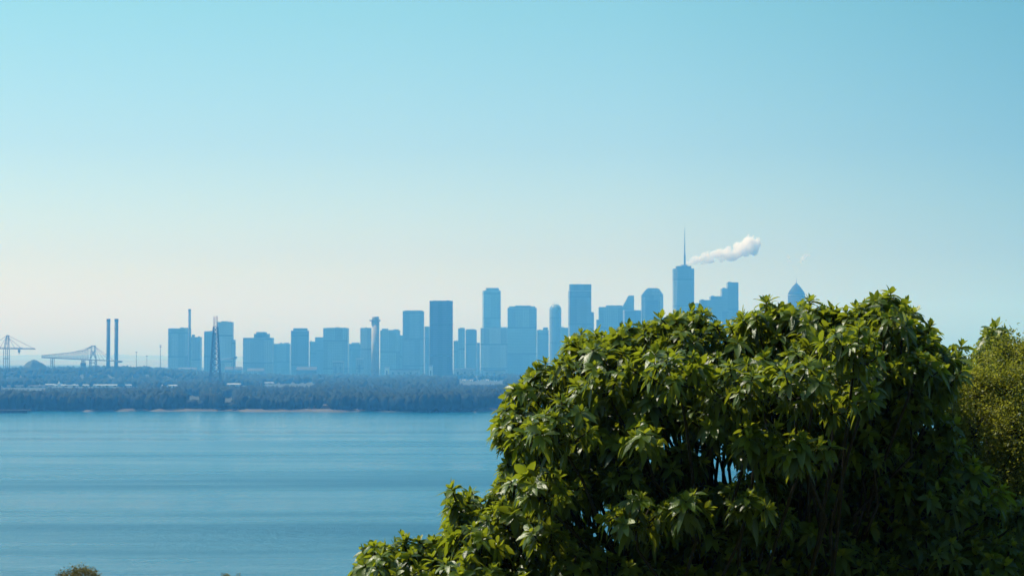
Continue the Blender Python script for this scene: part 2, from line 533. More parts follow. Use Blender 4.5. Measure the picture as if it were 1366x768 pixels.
def blob_mass(spots, sub, variants=8):
    V0, F0 = ico(sub)
    vars_ = []
    for k in range(variants):
        d = np.ones(len(V0))
        for _ in range(7):
            w = rng.normal(size=3) * rng.uniform(1.5, 5)
            d += rng.uniform(.05, .14) * np.sin(V0 @ w + rng.uniform(0, 6))
        d += rng.normal(scale=.13, size=len(V0))
        vars_.append(V0 * d[:, None])
    Vs, Fs, T = [], [], []
    off = 0
    for (x, y, z, rx, rz_, tv) in spots:
        a = rng.uniform(0, 6.28); c, s = math.cos(a), math.sin(a)
        v = vars_[rng.integers(variants)]
        w = np.stack([(v[:, 0] * c - v[:, 1] * s) * rx + x, (v[:, 0] * s + v[:, 1] * c) * rx + y, v[:, 2] * rz_ + z], 1)
        Vs.append(w); Fs.append(F0 + off); off += len(V0)
        T.append(np.full(len(F0), tv))
    return np.concatenate(Vs), np.concatenate(Fs), np.concatenate(T)

def wood(n, Y0, Y1, hmin, hmax, pxr=(-140, 1000), near=False, rfac=1.0):
    out = []
    while len(out) < n:
        # even in picture depth, so that far rows stay dense
        t = rng.uniform(0, 1)
        Y = 1 / ((1 - t) / Y0 + t / Y1)
        px = rng.uniform(*pxr)
        x = xx(px, Y)
        if near:
            Y = shore(x) + 11 + 150 * rng.uniform(0, 1) ** 1.3
            x = xx(px, Y)
        if Y < shore(x) + 10: continue
        g = ground(x, Y)
        clump = .5 + .5 * math.sin(x / 37.0 + 2 * math.sin(Y / 90.0)) * math.cos(Y / 71.0 + x / 83.0)
        h = (hmin + (hmax - hmin) * (.65 * clump + .35 * rng.uniform(0, 1)))
        r = h * rng.uniform(.38, .6) * rfac
        top = 478 + (CAM_Z - g - h) / Y * F
        bot = 478 + (CAM_Z - g) / Y * F
        hid = [yb for a, b, yt, yb, D in PROTECT if a - 2 < px < b + 2 and top < yb and bot > yt and Y < D]
        if hid:      # low scrub in front of what stays in view
            h = CAM_Z - g - (max(hid) + rng.uniform(-.3, 1.0) - 478) * Y / F
            if h < 1.5: continue
            r = min(r, h * .9)
        out.append((x, Y, g + h * .5, r, h * .55, rng.uniform(0, 1)))
    return out
V, Fc, T = blob_mass(wood(3600, 1700, 1900, 7, 14, near=True, rfac=.72), 2, 14)
o = np_mesh('shore_woodland', V, Fc, M['wood_far'], tintv=T, smooth=False)
tag(o, 'continuous dark belt of trees along the far shore of the bay', 'woodland', kind='stuff')
V, Fc, T = blob_mass(wood(4200, 1880, 2900, 7, 13, rfac=.85), 1, 14)
o = np_mesh('inland_woodland', V, Fc, M['wood_far'], tintv=T)
tag(o, 'broad belt of trees behind the shore woodland around the lattice mast', 'woodland', kind='stuff')
V, Fc, T = blob_mass(wood(4500, 2900, 4300, 7, 12, rfac=1.1), 1, 14)
o = np_mesh('far_woodland', V, Fc, M['wood_far'], tintv=T)
tag(o, 'far hazy belt of trees at the foot of the city skyline', 'woodland', kind='stuff')

# ------------------------------------------------------------------ skyline
CITY_Z = 2.0
def tower(label, px0, px1, ytop, Y, mat='glass_blue', depth=30, rz=0.0, upper=(), units=2, name='skyscraper', cat='skyscraper', masts=(), base=CITY_Z):
    """px0..px1 the silhouette; upper: (name, px0, px1, ytop[, mat]) boxes above or beside"""
    xa, xb = xx(px0, Y), xx(px1, Y)
    W = xb - xa
    a = abs(rz)
    w = (W - depth * math.sin(a)) / math.cos(a) if a else W
    if w < 6: w, rz = W, 0
    zt = zz(ytop, Y)
    cx, cy_ = (xa + xb) / 2, Y + depth / 2
    t = thing(name, label, cat, (cx, cy_, base))
    m = M[mat]
    MB().box(cx - w / 2, cx + w / 2, cy_ - depth / 2, cy_ + depth / 2, base - 1, zt, rz).build('wall', m, t)
    pr = MB()
    c, s = math.cos(rz), math.sin(rz)
    hw, hd = w / 2, depth / 2
    cor = [(-hw, -hd), (hw, -hd), (hw, hd), (-hw, hd)]
    for i in range(4):
        (ax, ay), (bx_, by_) = cor[i], cor[(i + 1) % 4]
        L = math.hypot(bx_ - ax, by_ - ay)
        mx_, my_ = (ax + bx_) / 2 * .985, (ay + by_) / 2 * .985
        ang = rz + math.atan2(by_ - ay, bx_ - ax)
        gx, gy = cx + mx_ * c - my_ * s, cy_ + mx_ * s + my_ * c
        pr.box(gx - L * .49, gx + L * .49, gy - .4, gy + .4, zt + .003, zt + 1.4, ang)
    pr.build('parapet', M['concrete'] if mat != 'glass_dark' else M['conc_dark'], t)
    for u in upper:
        ux0, ux1, uy = xx(u[1], Y), xx(u[2], Y), zz(u[3], Y)
        um = M[u[4]] if len(u) > 4 else m
        inside = u[1] >= px0 - .5 and u[2] <= px1 + .5
        z0 = zt + .002 if inside else base - 1
        dd = depth * (.62 if inside else .8)
        ox = 0
        MB().box(ux0, ux1, cy_ - dd / 2 + 1, cy_ + dd / 2 + 1, z0, uy, rz if inside else 0).build(u[0], um, t)
    rnd = random.Random(int(px0 * 13 + ytop))
    for k in range(units):
        uw = W * rnd.uniform(.08, .18); ux = cx + W * rnd.uniform(-.3, .3)
        uy0 = cy_ + depth * rnd.uniform(-.25, .2)
        MB().box(ux - uw / 2, ux + uw / 2, uy0 - 3, uy0 + 3, zt + .004, zt + rnd.uniform(2.2, 4.2), rz).build('roof_unit', M['conc_dark'], t)
    for mp_, my in masts:
        a_ = at(mp_, my, cy_)
        MB().bar((a_.x, cy_, zt - 1), (a_.x, cy_, a_.z), 1.1, 6, .4).build('antenna', M['steel'], t)
    return t

PH = 'penthouse'
tower('broad flat-topped slab block beside the thin tall chimney, leftmost of the skyline', 223, 253, 438.5, 4850, 'concrete_f', 34, R(4), [(PH, 240, 250, 437)], 2, 'tower_block', 'tower block')
tower('low narrow block attached right of the leftmost slab, with a small raised corner', 254.5, 267, 450, 4950, 'concrete_f', 28, 0, [(PH, 255, 258, 446)], 1, 'tower_block', 'tower block')
tower('flat block directly left of the lattice mast', 271, 287, 443, 4900, 'glass_mid', 30, R(4), [(PH, 272, 283, 441.5)], 1, 'tower_block', 'tower block')
tower('tall block just right of the lattice mast, with a small aerial at its right corner', 290, 309, 430, 4700, 'stone', 32, 0, [(PH, 299, 302, 428), ('wing', 309.2, 312, 453)], 2, 'tower_block', 'tower block', [(307, 425)])
tower('wide block with a raised rounded centre, standing alone right of the lattice mast', 324, 363, 451, 4850, 'concrete_f', 36, 0, [('upper_storeys', 338, 358, 445), ('roof_house', 341, 354, 442.5)], 0, 'tower_block', 'tower block')
tower('low wide office block filling the gap left of a square stepped tower', 364, 386, 459, 5300, 'glass_blue', 30, 0, [(PH, 378, 384, 457)], 2, 'tower_block', 'tower block')
tower('square tower with a recessed top storey between two low office blocks', 386, 412, 441.5, 4900, 'glass_mid', 34, R(7), [(PH, 390, 409, 437.5)], 1)
tower('low block with a thin raised right half beside a square tower', 412, 422, 456, 5350, 'glass_blue', 26, R(4), [('wing', 420, 431, 449.5)], 1, 'tower_block', 'tower block')
tower('wide plain tower with a faintly arched roofline left of the concrete pillar tower', 431, 464, 438, 4900, 'glass_green', 36, 0, [(PH, 436, 460, 436.8)], 1)
tower('low hazy office block with rounded shoulder left of the concrete pillar tower', 464.5, 481, 459, 5400, 'glass_mid', 30, R(4), [(PH, 469, 479, 456.8)], 1, 'tower_block', 'tower block')
tower('mid-height slab partly hidden behind the concrete pillar tower', 480.5, 498, 438, 4750, 'stone', 30, 0, [(PH, 482, 494, 437)], 1)
tower('wide ragged-roofed office block immediately right of the concrete pillar tower', 507, 533, 441, 5100, 'glass_green', 34, 0, [(PH, 509, 517, 438), ('roof_house', 524, 531, 439), ('wing', 533.2, 537, 447)], 1)
tower('tall tower with a shallow curved roof left of the dark skyscraper', 537, 565, 415.5, 4950, 'glass_blue', 36, 0, [(PH, 539, 563, 413.8)], 1)
tower('narrow slab squeezed between a curved-roof tower and the dark skyscraper', 565.5, 573, 436, 5300, 'glass_mid', 22, R(7), [], 1)
tower('tall dark rectangular skyscraper, the nearest and darkest of the skyline', 572, 604, 402, 4150, 'glass_dark', 30, R(4), [(PH, 576, 600, 400.7)], 1)
tower('low pale block in the shadowed gap right of the dark skyscraper', 604.5, 612, 455, 5450, 'glass_blue', 26, R(4), [], 1, 'tower_block', 'tower block')
tower('slim twin-topped tower right of the dark skyscraper', 611, 620, 438.5, 5200, 'glass_green', 26, 0, [(PH, 613, 619, 437)], 1)
tower('slightly broader companion of the slim twin-topped tower, with a rounded top', 620.5, 636, 440.5, 5150, 'glass_mid', 28, R(4), [(PH, 622, 634, 438.8), ('wing', 636.2, 640, 457)], 1)
tower('very tall slender tower with a pale left side and stepped roof, above a broad block', 643, 668, 388, 5500, 'glass_green', 36, R(7), [(PH, 648, 665, 383.8)], 0)
tower('broad block at the foot of the slender stepped-roof tower', 641, 677, 438, 5050, 'stone', 36, 0, [(PH, 668, 676, 436)], 2, 'tower_block', 'tower block')
tower('massive flat tower with chamfered upper corners between the slender tower and the domed tower', 677, 716, 411, 5200, 'glass_green', 40, 0, [('upper_storeys', 679, 714, 408.3), (PH, 687, 708, 407.3)], 1)
tower('low stepped block left of the domed tower', 716.5, 732, 440.5, 5500, 'glass_blue', 30, 0, [(PH, 724.5, 731, 436.5)], 1, 'tower_block', 'tower block')
tower('low flat block right of the domed tower', 745, 758, 437.5, 5600, 'glass_mid', 28, R(7), [(PH, 748, 752, 436)], 1, 'tower_block', 'tower block')
tower('tall plain rectangular skyscraper with a flat roof right of the domed tower', 758.5, 789, 388, 4800, 'glass_blue', 38, R(4), [('upper_storeys', 760, 788.8, 378.8), ('wing', 789.2, 792.5, 416)], 0)
tower('square tower with a slightly higher right half beside the wedge-topped tower', 799, 831, 410, 4950, 'glass_green', 38, 0, [('upper_storeys', 809, 830.5, 407), ('wing', 796, 798.8, 426)], 0)
tower('broad low block with banded floors between the wedge-topped and chamfered towers', 832, 857, 414.5, 5100, 'glass_mid', 34, R(4), [(PH, 846, 855, 413.5)], 0, 'tower_block', 'tower block')
tower('low block showing just right of the tallest spired tower', 926, 936, 405, 5500, 'stone', 26, 0, [], 1, 'tower_block', 'tower block')
tower('small low block right of the staircase-roofed tower', 986.5, 991, 417, 5500, 'glass_green', 18, 0, [], 0, 'tower_block', 'tower block')

# staircase tower
t = thing('skyscraper', 'staircase-roofed tower rising in four steps to the right, right of the tallest spire', 'skyscraper', (xx(961, 5000), 5020, CITY_Z))
for i, (a, b, y) in enumerate(((934.5, 948.5, 400), (948.5, 963.5, 395), (963.5, 971.5, 384.5), (971.5, 985.5, 376.5))):
    MB().box(xx(a, 5000), xx(b, 5000) - .01, 5000 + .05 * i, 5036, CITY_Z - 1, zz(y, 5000)).build('stepped_wing', M['glass_blue'], t)
    MB().box(xx(a + 1.5, 5000), xx(a + 5, 5000), 5010, 5020, zz(y, 5000) + .003, zz(y - .9, 5000)).build('roof_unit', M['conc_dark'], t)

# domed tower
Y = 5300
t = thing('skyscraper', 'slim tower with a rounded domed top and small aerials', 'skyscraper', (xx(741, Y), Y + 15, CITY_Z))
rr = (xx(749, Y) - xx(733, Y)) / 2
c = (xx(741, Y), Y + 15)
zs = zz(413, Y); zd = zz(405.5, Y)
MB().lathe(c, [(rr, CITY_Z - 1), (rr, zs)], 16).build('wall', M['glass_blue'], t)
MB().lathe(c, [(rr * math.cos(k / 8 * math.pi / 2 * .93), zs + .01 + (zd - zs) * math.sin(k / 8 * math.pi / 2)) for k in range(9)], 16).build('dome', M['glass_blue'], t)
for p, y in ((737.5, 403), (740, 401.5), (743, 401), (745, 403)):
    a = at(p, y, Y + 15); MB().bar((a.x, Y + 15, zz(407.5, Y)), (a.x, Y + 15, a.z), .8, 5, .4).build('antenna', M['steel'], t)

# wedge tower
Y = 5350
t = thing('skyscraper', 'tower with a steep wedge-shaped roof slanting up to the right', 'skyscraper', (xx(838, Y), Y + 15, CITY_Z))
MB().prism([(xx(829.5, Y), CITY_Z - 1), (xx(846, Y), CITY_Z - 1), (xx(846, Y), zz(411, Y)), (xx(829.5, Y), zz(411, Y))], Y, Y + 30).build('wall', M['glass_blue'], t)
MB().prism([(xx(829.5, Y), zz(411, Y) + .01), (xx(846, Y), zz(411, Y) + .01), (xx(846, Y), zz(394, Y)), (xx(839, Y), zz(394, Y))], Y, Y + 30).build('wedge_roof', M['glass_blue'], t)

# chamfered tower
Y = 4950
t = thing('skyscraper', 'broad tower with chamfered shoulders and a flat top left of the tallest spire', 'skyscraper', (xx(870.5, Y), Y + 18, CITY_Z))
MB().box(xx(856.5, Y), xx(885, Y), Y, Y + 36, CITY_Z - 1, zz(393, Y)).build('wall', M['glass_blue'], t)
MB().prism([(xx(856.5, Y), zz(393, Y) + .01), (xx(885, Y), zz(393, Y) + .01), (xx(879.5, Y), zz(385, Y)), (xx(863, Y), zz(385, Y))], Y, Y + 36).build('chamfered_roof', M['concrete_f'], t)
MB().box(xx(865, Y), xx(878, Y), Y + 8, Y + 28, zz(385, Y) + .003, zz(384, Y)).build('penthouse', M['conc_dark'], t)
for a, b in ((857.5, 861), (880.5, 884)):
    MB().box(xx(a, Y), xx(b, Y), Y - 1.6, Y - .01, CITY_Z - 1, zz(396, Y)).build('corner_pier', M['concrete'], t)
MB().box(xx(863.5, Y), xx(878, Y), Y - .9, Y - .01, CITY_Z - 1, zz(400, Y)).build('glass_bay', M['glass_dark'], t)

# tallest tower: square base turning into an octagon towards the top, mast above
Y = 5050
xa, xb = xx(899, Y), xx(927, Y)
cx, hw = (xa + xb) / 2, (xb - xa) / 2
cyy = Y + hw
t = thing('skyscraper', 'tallest tower, tapering glass with a long thin spire on its roof', 'skyscraper', (cx, cyy, CITY_Z))
zb, zt = 20.0, zz(358, Y)
MB().box(cx - hw, cx + hw, cyy - hw, cyy + hw, CITY_Z - 1, zb).build('base_storeys', M['concrete_f'], t)
b4 = [(-hw, -hw), (hw, -hw), (hw, hw), (-hw, hw)]
t8 = [(0, -hw), (hw, 0), (0, hw), (-hw, 0)]
vs = [(cx + a * .999, cyy + b * .999, zb + .01) for a, b in b4] + [(cx + a * .999, cyy + b * .999, zt) for a, b in t8]
# ring of eight at the top keeps the silhouette broad, as the photo shows
k = .62
t8 = [(-hw * k, -hw), (hw * k, -hw), (hw, -hw * k), (hw, hw * k), (hw * k, hw), (-hw * k, hw), (-hw, hw * k), (-hw, -hw * k)]
kb = .94
b8 = [(-hw * .9 * kb, -hw * .94), (hw * .9 * kb, -hw * .94), (hw * .94, -hw * .9 * kb), (hw * .94, hw * .9 * kb), (hw * .9 * kb, hw * .94), (-hw * .9 * kb, hw * .94), (-hw * .94, hw * .9 * kb), (-hw * .94, -hw * .9 * kb)]
vs = [(cx + a, cyy + b, zb + .01) for a, b in b8] + [(cx + a, cyy + b, zt) for a, b in t8]
fs = [tuple(range(8))[::-1], tuple(range(8, 16))] + [(i, (i + 1) % 8, (i + 1) % 8 + 8, i + 8) for i in range(8)]
MB().add(vs, fs).build('wall', M['glass_blue'], t)
MB().box(xx(903.5, Y), xx(923, Y), cyy - hw * .7, cyy + hw * .7, zt + .003, zz(354.5, Y)).build('penthouse', M['conc_dark'], t)
MB().lathe((xx(914, Y), cyy), [(9, zz(354.5, Y) + .003), (9, zz(352.5, Y))], 16).build('roof_drum', M['concrete'], t)
sp = MB()
z0, z1 = zz(352.5, Y), zz(302, Y)
sx = xx(915, Y)
sp.lathe((sx, cyy), [(2.6, z0 + .01), (2.3, z0 + (z1 - z0) * .25), (1.6, z0 + (z1 - z0) * .26), (1.4, z0 + (z1 - z0) * .55), (.9, z0 + (z1 - z0) * .56), (.35, z1)], 8)
for k in (.26, .4, .56, .7):
    sp.lathe((sx, cyy), [(2.7 - k * 2, z0 + (z1 - z0) * k), (2.7 - k * 2, z0 + (z1 - z0) * k + 1.2)], 8)
sp.build('spire', M['steel'], t)

# bullet-shaped tower
Y = 4900
t = thing('skyscraper', 'bullet-shaped tower with a pointed domed top and needle, half hidden by the foreground tree', 'skyscraper', (xx(1064.5, Y), Y + 22, CITY_Z))
c = (xx(1064.5, Y), Y + 22); rr = (xx(1076, Y) - xx(1053, Y)) / 2
zs, zd = zz(393, Y), zz(376.5, Y)
MB().lathe(c, [(rr, CITY_Z - 1), (rr, zs)], 28).build('wall', M['rough_stone'], t, True)
MB().lathe(c, [(rr * (1 - (k / 10) ** 1.45) + .25, zs + .01 + (zd - zs) * k / 10) for k in range(11)], 28).build('dome', M['rough_stone'], t, True)
MB().lathe(c, [(rr * 1.03, zs - 1.5), (rr * 1.03, zs + .8)], 28).build('cornice', M['concrete'], t)
MB().bar((c[0], c[1], zd - 2), (c[0], c[1], zz(369, Y)), 1.3, 6, .4).build('needle', M['steel'], t)

# concrete pillar tower in front
Y = 4100
t = thing('concrete_tower', 'slender pale concrete pillar tower with a wider stepped head, in front of the slabs', 'tower', (xx(499.5, Y), Y + 8, CITY_Z))
x0, x1 = xx(495, Y), xx(505.5, Y)
MB().lathe(((x0 + x1) / 2, Y + 8), [((x1 - x0) / 2, CITY_Z - 1), ((x1 - x0) / 2, zz(428, Y))], 28).build('shaft', M['concrete'], t, True)
MB().box(xx(492.5, Y), xx(507, Y), Y - 2, Y + 17, zz(428, Y) + .01, zz(427, Y) + .8).build('platform', M['concrete'], t)
MB().lathe(((x0 + x1) / 2, Y + 8), [(7.6, zz(427, Y) + .81), (7.6, zz(422, Y))], 24).build('head', M['concrete'], t, True)

# low pale buildings at the foot of the towers
def house(label, px0, px1, ytop, ybase, Y, wall='white', roof='roof_pale', name='low_building', cat='building', group=None, depth=14, pitched=True):
    xa, xb = xx(px0, Y), xx(px1, Y)
    g = ground((xa + xb) / 2, Y)
    zt = zz(ytop, Y)
    zt = max(zt, g + 3.5)
    t = thing(name, label, cat, ((xa + xb) / 2, Y + depth / 2, g), group)
    h = (zt - g) * (.72 if pitched else .9)
    MB().box(xa, xb, Y, Y + depth, g - 1, g + h).build('wall', M[wall], t)
    if pitched:
        y0, y1, ym = Y - .8, Y + depth + .8, Y + depth / 2
        e = .8
        vs = [(xa - e, y0, g + h + .01), (xb + e, y0, g + h + .01), (xb + e, y1, g + h + .01), (xa - e, y1, g + h + .01), (xa - e, ym, zt), (xb + e, ym, zt)]
        MB().add(vs, [(0, 1, 5, 4), (2, 3, 4, 5), (1, 2, 5), (3, 0, 4), (3, 2, 1, 0)]).build('roof', M[roof], t)
    else:
        MB().box(xa - .4, xb + .4, Y - .4, Y + depth + .4, g + h + .01, zt).build('roof', M[roof], t)
    n = max(1, int((xb - xa) / 12))
    for k in range(min(n, 12)):
        cx_ = xa + (xb - xa) * (k + .5) / n
        w = min(2.2, (xb - xa) * .14)
        wz0, wz1 = g + h * .25, g + h * .7
        wo = MB().box(cx_ - w, cx_ + w, Y - .06, Y - .003, wz0, wz1).build('window', M['glass_dark'], t)
        fr = MB()
        fr.box(cx_ - w - .15, cx_ - w - .003, Y - .12, Y - .003, wz0, wz1); fr.box(cx_ + w + .003, cx_ + w + .15, Y - .12, Y - .003, wz0, wz1)
        fr.box(cx_ - w - .15, cx_ + w + .15, Y - .12, Y - .003, wz1 + .003, wz1 + .15); fr.box(cx_ - w - .2, cx_ + w + .2, Y - .2, Y - .003, wz0 - .18, wz0 - .003)
        fr.build('frame', M['conc_dark'], wo)
    return t
house('pale low office block at the foot of the tall towers, left of the concrete pillar', 474.5, 484.5, 477, 500, 4550, 'concrete_f', 'concrete', pitched=False, depth=20)
house('small white block between the concrete pillar and the curved-roof tower', 513, 519, 489, 502, 4500, 'white', 'roof_pale', pitched=False)
house('pale narrow block against the left foot of the dark skyscraper', 572, 577, 487, 503, 4080, 'white', 'roof_pale', pitched=False)
house('grey low block at the foot of the wide plain tower', 444, 458, 481, 500, 4650, 'concrete_f', 'concrete', pitched=False, depth=24)
house('long grey warehouse at the foot of the standalone wide block', 330, 352, 491, 500, 4500, 'concrete_f', 'conc_dark')
house('grey low warehouse left of the lattice mast at the skyline foot', 238, 262, 490, 499, 4450, 'concrete_f', 'conc_dark')
house('low grey depot between the lattice mast and the standalone wide block', 300, 322, 489, 499, 4500, 'concrete_f', 'conc_dark')
house('low hazy depot at the foot of the square stepped tower', 396, 422, 489, 500, 4450, 'conc_dark', 'conc_dark')
house('wide low terminal building at the foot of the ragged-roofed block', 520, 560, 492, 502, 4400, 'concrete', 'conc_dark', pitched=False)
house('low building at the right foot of the dark skyscraper', 606, 634, 491, 502, 4350, 'concrete', 'roof_pale', pitched=False)
house('low building at the foot of the broad block, beside the foreground tree', 645, 674, 493, 503, 4300, 'concrete', 'conc_dark', pitched=False)
# sheds and houses among the trees
house('very long low white shed in a clearing, beside the small white spire', 72, 181, 513, 517, 3030, 'white', 'roof_pale', 'shed', 'shed', depth=30)
house('short pale shed adjoining the left end of the very long white shed', 53, 71, 514, 517, 3040, 'concrete', 'roof_pale', 'shed', 'shed', depth=18)
house('long thin grey shed near the left edge of the photo, low among the trees', 2, 60, 517.5, 521, 2850, 'concrete', 'conc_dark', 'shed', 'shed', depth=18)
house('short white shed among the trees left of the lattice mast', 216, 236, 513, 516, 3010, 'white', 'roof_pale', 'shed', 'shed', depth=16)
house('white-roofed house low in the shore trees, in front of the lattice mast', 250, 267, 529, 533, 2250, 'white', 'roof_pale', 'house', 'house', depth=14)
house('small grey house in the shore trees just right of the white-roofed house', 298, 310, 531.5, 536, 2210, 'concrete', 'conc_dark', 'house', 'house', depth=10)
house('low pale shed in the trees right of the lattice mast', 303, 320, 511, 515, 3110, 'concrete', 'roof_pale', 'shed', 'shed')
house('thin pale shed in the trees below the standalone wide block', 353, 368, 511.5, 515, 3310, 'concrete', 'roof_pale', 'shed', 'shed')
house('reddish low boathouse on the sandy shore below the wide plain tower', 408, 440, 541.5, 545, 1716, 'roof_red', 'sand', 'boathouse', 'boathouse', depth=7)
for px, dy, lb in ((617, 0, 'tiny white house at the left end of the row below the broad block'),
                   (627, .6, 'tiny white house second from the left in the row below the broad block'),
                   (638, -1.6, 'tiny white house set slightly higher than the rest of its row'),
                   (648, .4, 'tiny white house in the middle of the row right of the higher one'),
                   (659, .2, 'tiny white house at the right end of the row nearest the foreground tree')):
    house(lb, px, px + 3.8, 508.5 + dy, 512 + dy, 3860 - dy * 40, 'white', 'roof_pale', 'house', 'house', 'small white houses in a row below the towers', depth=8)

# white spire
Y = 3025
c = at(80, 515, Y); g = ground(c.x, Y)
t = thing('white_spire', 'small sharp white spire standing at the long white shed', 'spire', (c.x, Y - 6, g))
MB().box(c.x - 2, c.x + 2, Y - 8, Y - 4, g - 1, g + 5).build('base', M['white'], t)
MB().bar((c.x, Y - 6, g + 5.01), (c.x, Y - 6, zz(508, Y)), 3.2, 8, .4).build('steeple', M['white'], t)

# ------------------------------------------------------------------ chimneys and masts
def chimney(label, px, w, ytop, Y, mat, group=None, name='chimney'):
    x = xx(px, Y); g = ground(x, Y); r = w / 2
    t = thing(name, label, 'chimney', (x, Y, g), group)
    zt = zz(ytop, Y)
    MB().lathe((x, Y), [(r * 1.06, g - 1), (r, g + 20), (r * .96, zt - 5)], 20).build('shaft', M[mat], t, True)
    MB().lathe((x, Y), [(r * 1.0, zt - 4.99), (r * 1.05, zt - 4.5), (r * 1.05, zt - 1), (r * .95, zt)], 20).build('rim', M['conc_dark'], t)
    for k in (.35, .6, .82):
        z = g + (zt - g) * k
        MB().lathe((x, Y), [(r * 1.14, z), (r * 1.14, z + .9)], 20).build('platform', M['steel'], t)
chimney('left one of the two tall twin chimneys behind the dock bridge crane', 144.3, 7.2, 425, 3800, 'conc_dark')
chimney('right one of the two tall twin chimneys behind the dock bridge crane', 155, 7.4, 425, 3790, 'conc_dark')
chimney('thin tall single chimney rising beside the leftmost slab block', 252.6, 6.3, 412, 4750, 'conc_dark')

def mast(label, px, ytop, Y, w=1.1, arms=1):
    x = xx(px, Y); g = ground(x, Y); zt = zz(ytop, Y)
    t = thing('light_mast', label, 'mast', (x, Y, g))
    MB().bar((x, Y, g - 1), (x, Y, zt), w, 6, w * .6).build('pole', M['steel'], t)
    for k in range(arms):
        MB().box(x - 2, x + 2, Y - .5, Y + .5, zt - 1.2 - 3 * k, zt - .2 - 3 * k).build('crossarm', M['steel'], t)
mast('leftmost thin mast right of the twin chimneys, with a small head', 182, 469, 3700, 1.3)
mast('short faint thin mast in the middle between two taller thin masts', 196, 474, 3900, 1.0)
mast('tallest thin mast, standing just left of the skyline', 214, 460, 3700, 1.5, 2)

# lattice mast
Y = 2900
xc = xx(287.3, Y); g = ground(xc, Y)
t = thing('lattice_mast', 'tall tapering steel lattice mast standing among the trees in front of the skyline', 'mast', (xc, Y, g))
z0, z1, zt = g - 1, zz(436, Y), zz(421.5, Y)
h0, h1 = 8.8, 3.0
def ring(z):
    k = (z - z0) / (z1 - z0)
    h = h0 + (h1 - h0) * k ** .85
    return [(xc - h, Y - h, z), (xc + h, Y - h, z), (xc + h, Y + h, z), (xc - h, Y + h, z)]
lv = [z0]
while lv[-1] < z1 - 3:
    k = (lv[-1] - z0) / (z1 - z0)
    lv.append(min(z1, lv[-1] + 11 - 6.0 * k))
lv[-1] = z1
RG = [ring(z) for z in lv]
for c in range(4):
    m_ = MB()
    for a, b in zip(RG, RG[1:]): m_.bar(a[c], b[c], 1.5)
    m_.build('leg', M['steel_dark'], t)
m_ = MB()
for a, b in zip(RG, RG[1:]):
    for c in range(4):
        d = (c + 1) % 4
        m_.bar(a[c], b[d], .8); m_.bar(a[d], b[c], .8); m_.bar(b[c], b[d], .7)
m_.build('bracing', M['steel_dark'], t)
m_ = MB()
for sx in (-1, 1):
    for sy in (-1, 1): m_.bar((xc + sx * 2.3, Y + sy * 2.3, z1), (xc + sx * 2.3, Y + sy * 2.3, zt), .6)
zq = z1
while zq < zt - 2:
    for sy in (-1, 1):
        m_.bar((xc - 2.3, Y + sy * 2.3, zq), (xc + 2.3, Y + sy * 2.3, min(zt, zq + 4)), .35)
        m_.bar((xc - 2.3, Y + sy * 2.3, zq), (xc + 2.3, Y + sy * 2.3, zq), .4)
    zq += 4
tops = m_.build('top_section', M['steel_red'], t)
m_ = MB()
for k in range(4):
    a, b = [(xc - 3.6, Y - 3.6), (xc + 3.6, Y - 3.6), (xc + 3.6, Y + 3.6), (xc - 3.6, Y + 3.6)][k], [(xc + 3.6, Y - 3.6), (xc + 3.6, Y + 3.6), (xc - 3.6, Y + 3.6), (xc - 3.6, Y - 3.6)][k]
    m_.bar((*a, z1 + 1.2), (*b, z1 + 1.2), .3); m_.bar((*a, z1), (*b, z1), .5)
m_.build('platform', M['steel'], tops)

# ------------------------------------------------------------------ dock cranes
def P(px, py, Y, dy=0):
    v = at(px, py, Y); return (v.x, Y + dy, v.z)
Y = 3550
g = ground(xx(9, Y), Y)
t = thing('container_crane', 'ship-to-shore crane with a pointed frame and long level boom, at the left edge', 'crane', (xx(9, Y), Y, g))
for dy in (-7, 7):
    for px, w in ((6.2, 1.3), (11.2, 1.6)):
        a = P(px, 466, Y, dy)
        MB().bar((a[0], a[1], g - 1), a, w).build('leg', M['steel'], t)
m_ = MB()
for dy in (-2.2, 2.2):
    m_.bar(P(-28, 464.3, Y, dy), P(47, 465.3, Y, dy), 1.7)
    m_.bar(P(-28, 462.8, Y, dy), P(30, 463.6, Y, dy), .6)
for k in range(25):
    p = -28 + 3 * k
    m_.bar(P(p, 464.4, Y, -2.2), P(p + 1.5, 464.4, Y, 2.2), .8)
boom = m_.build('boom', M['steel'], t)
m_ = MB()
for dy in (-5, 5):
    m_.bar(P(11.2, 466, Y, dy), P(11.4, 447.5, Y, dy * .5), 1.3)
    m_.bar(P(6.2, 466, Y, dy), P(9, 447.5, Y, dy * .5), 1.3)
    m_.bar(P(6.3, 458, Y, dy * .8), P(11.3, 458, Y, dy * .8), .7)
m_.bar(P(9, 447.5, Y, -3), P(11.4, 447.5, Y, 3), 1.8)
m_.build('apex_frame', M['steel'], t)
m_ = MB()
for a, b in (((11.4, 447.6), (46, 465)), ((11.2, 450), (29, 464.6)), ((11.2, 449), (20, 464.4)), ((9, 447.6), (-14, 464)), ((9, 449), (0, 464))):
    m_.bar(P(*a, Y, -1.5), P(*b, Y, -1.5), .65)
m_.build('stay_cables', M['steel'], t)
m_ = MB(); a = P(25.5, 468.3, Y)
m_.box(a[0] - 1.6, a[0] + 1.6, Y - 2, Y + 2, zz(470, Y), zz(466, Y)); m_.bar(P(25.5, 469.5, Y), P(25.5, 472, Y), 1.6)
m_.build('trolley_cab', M['steel'], boom)
a = P(8.7, 478, Y)
MB().box(a[0] - 4.2, a[0] + 4.2, Y - 7.6, Y + 7.6, a[2] - .6, a[2] + .6).build('portal_beam', M['steel'], t)

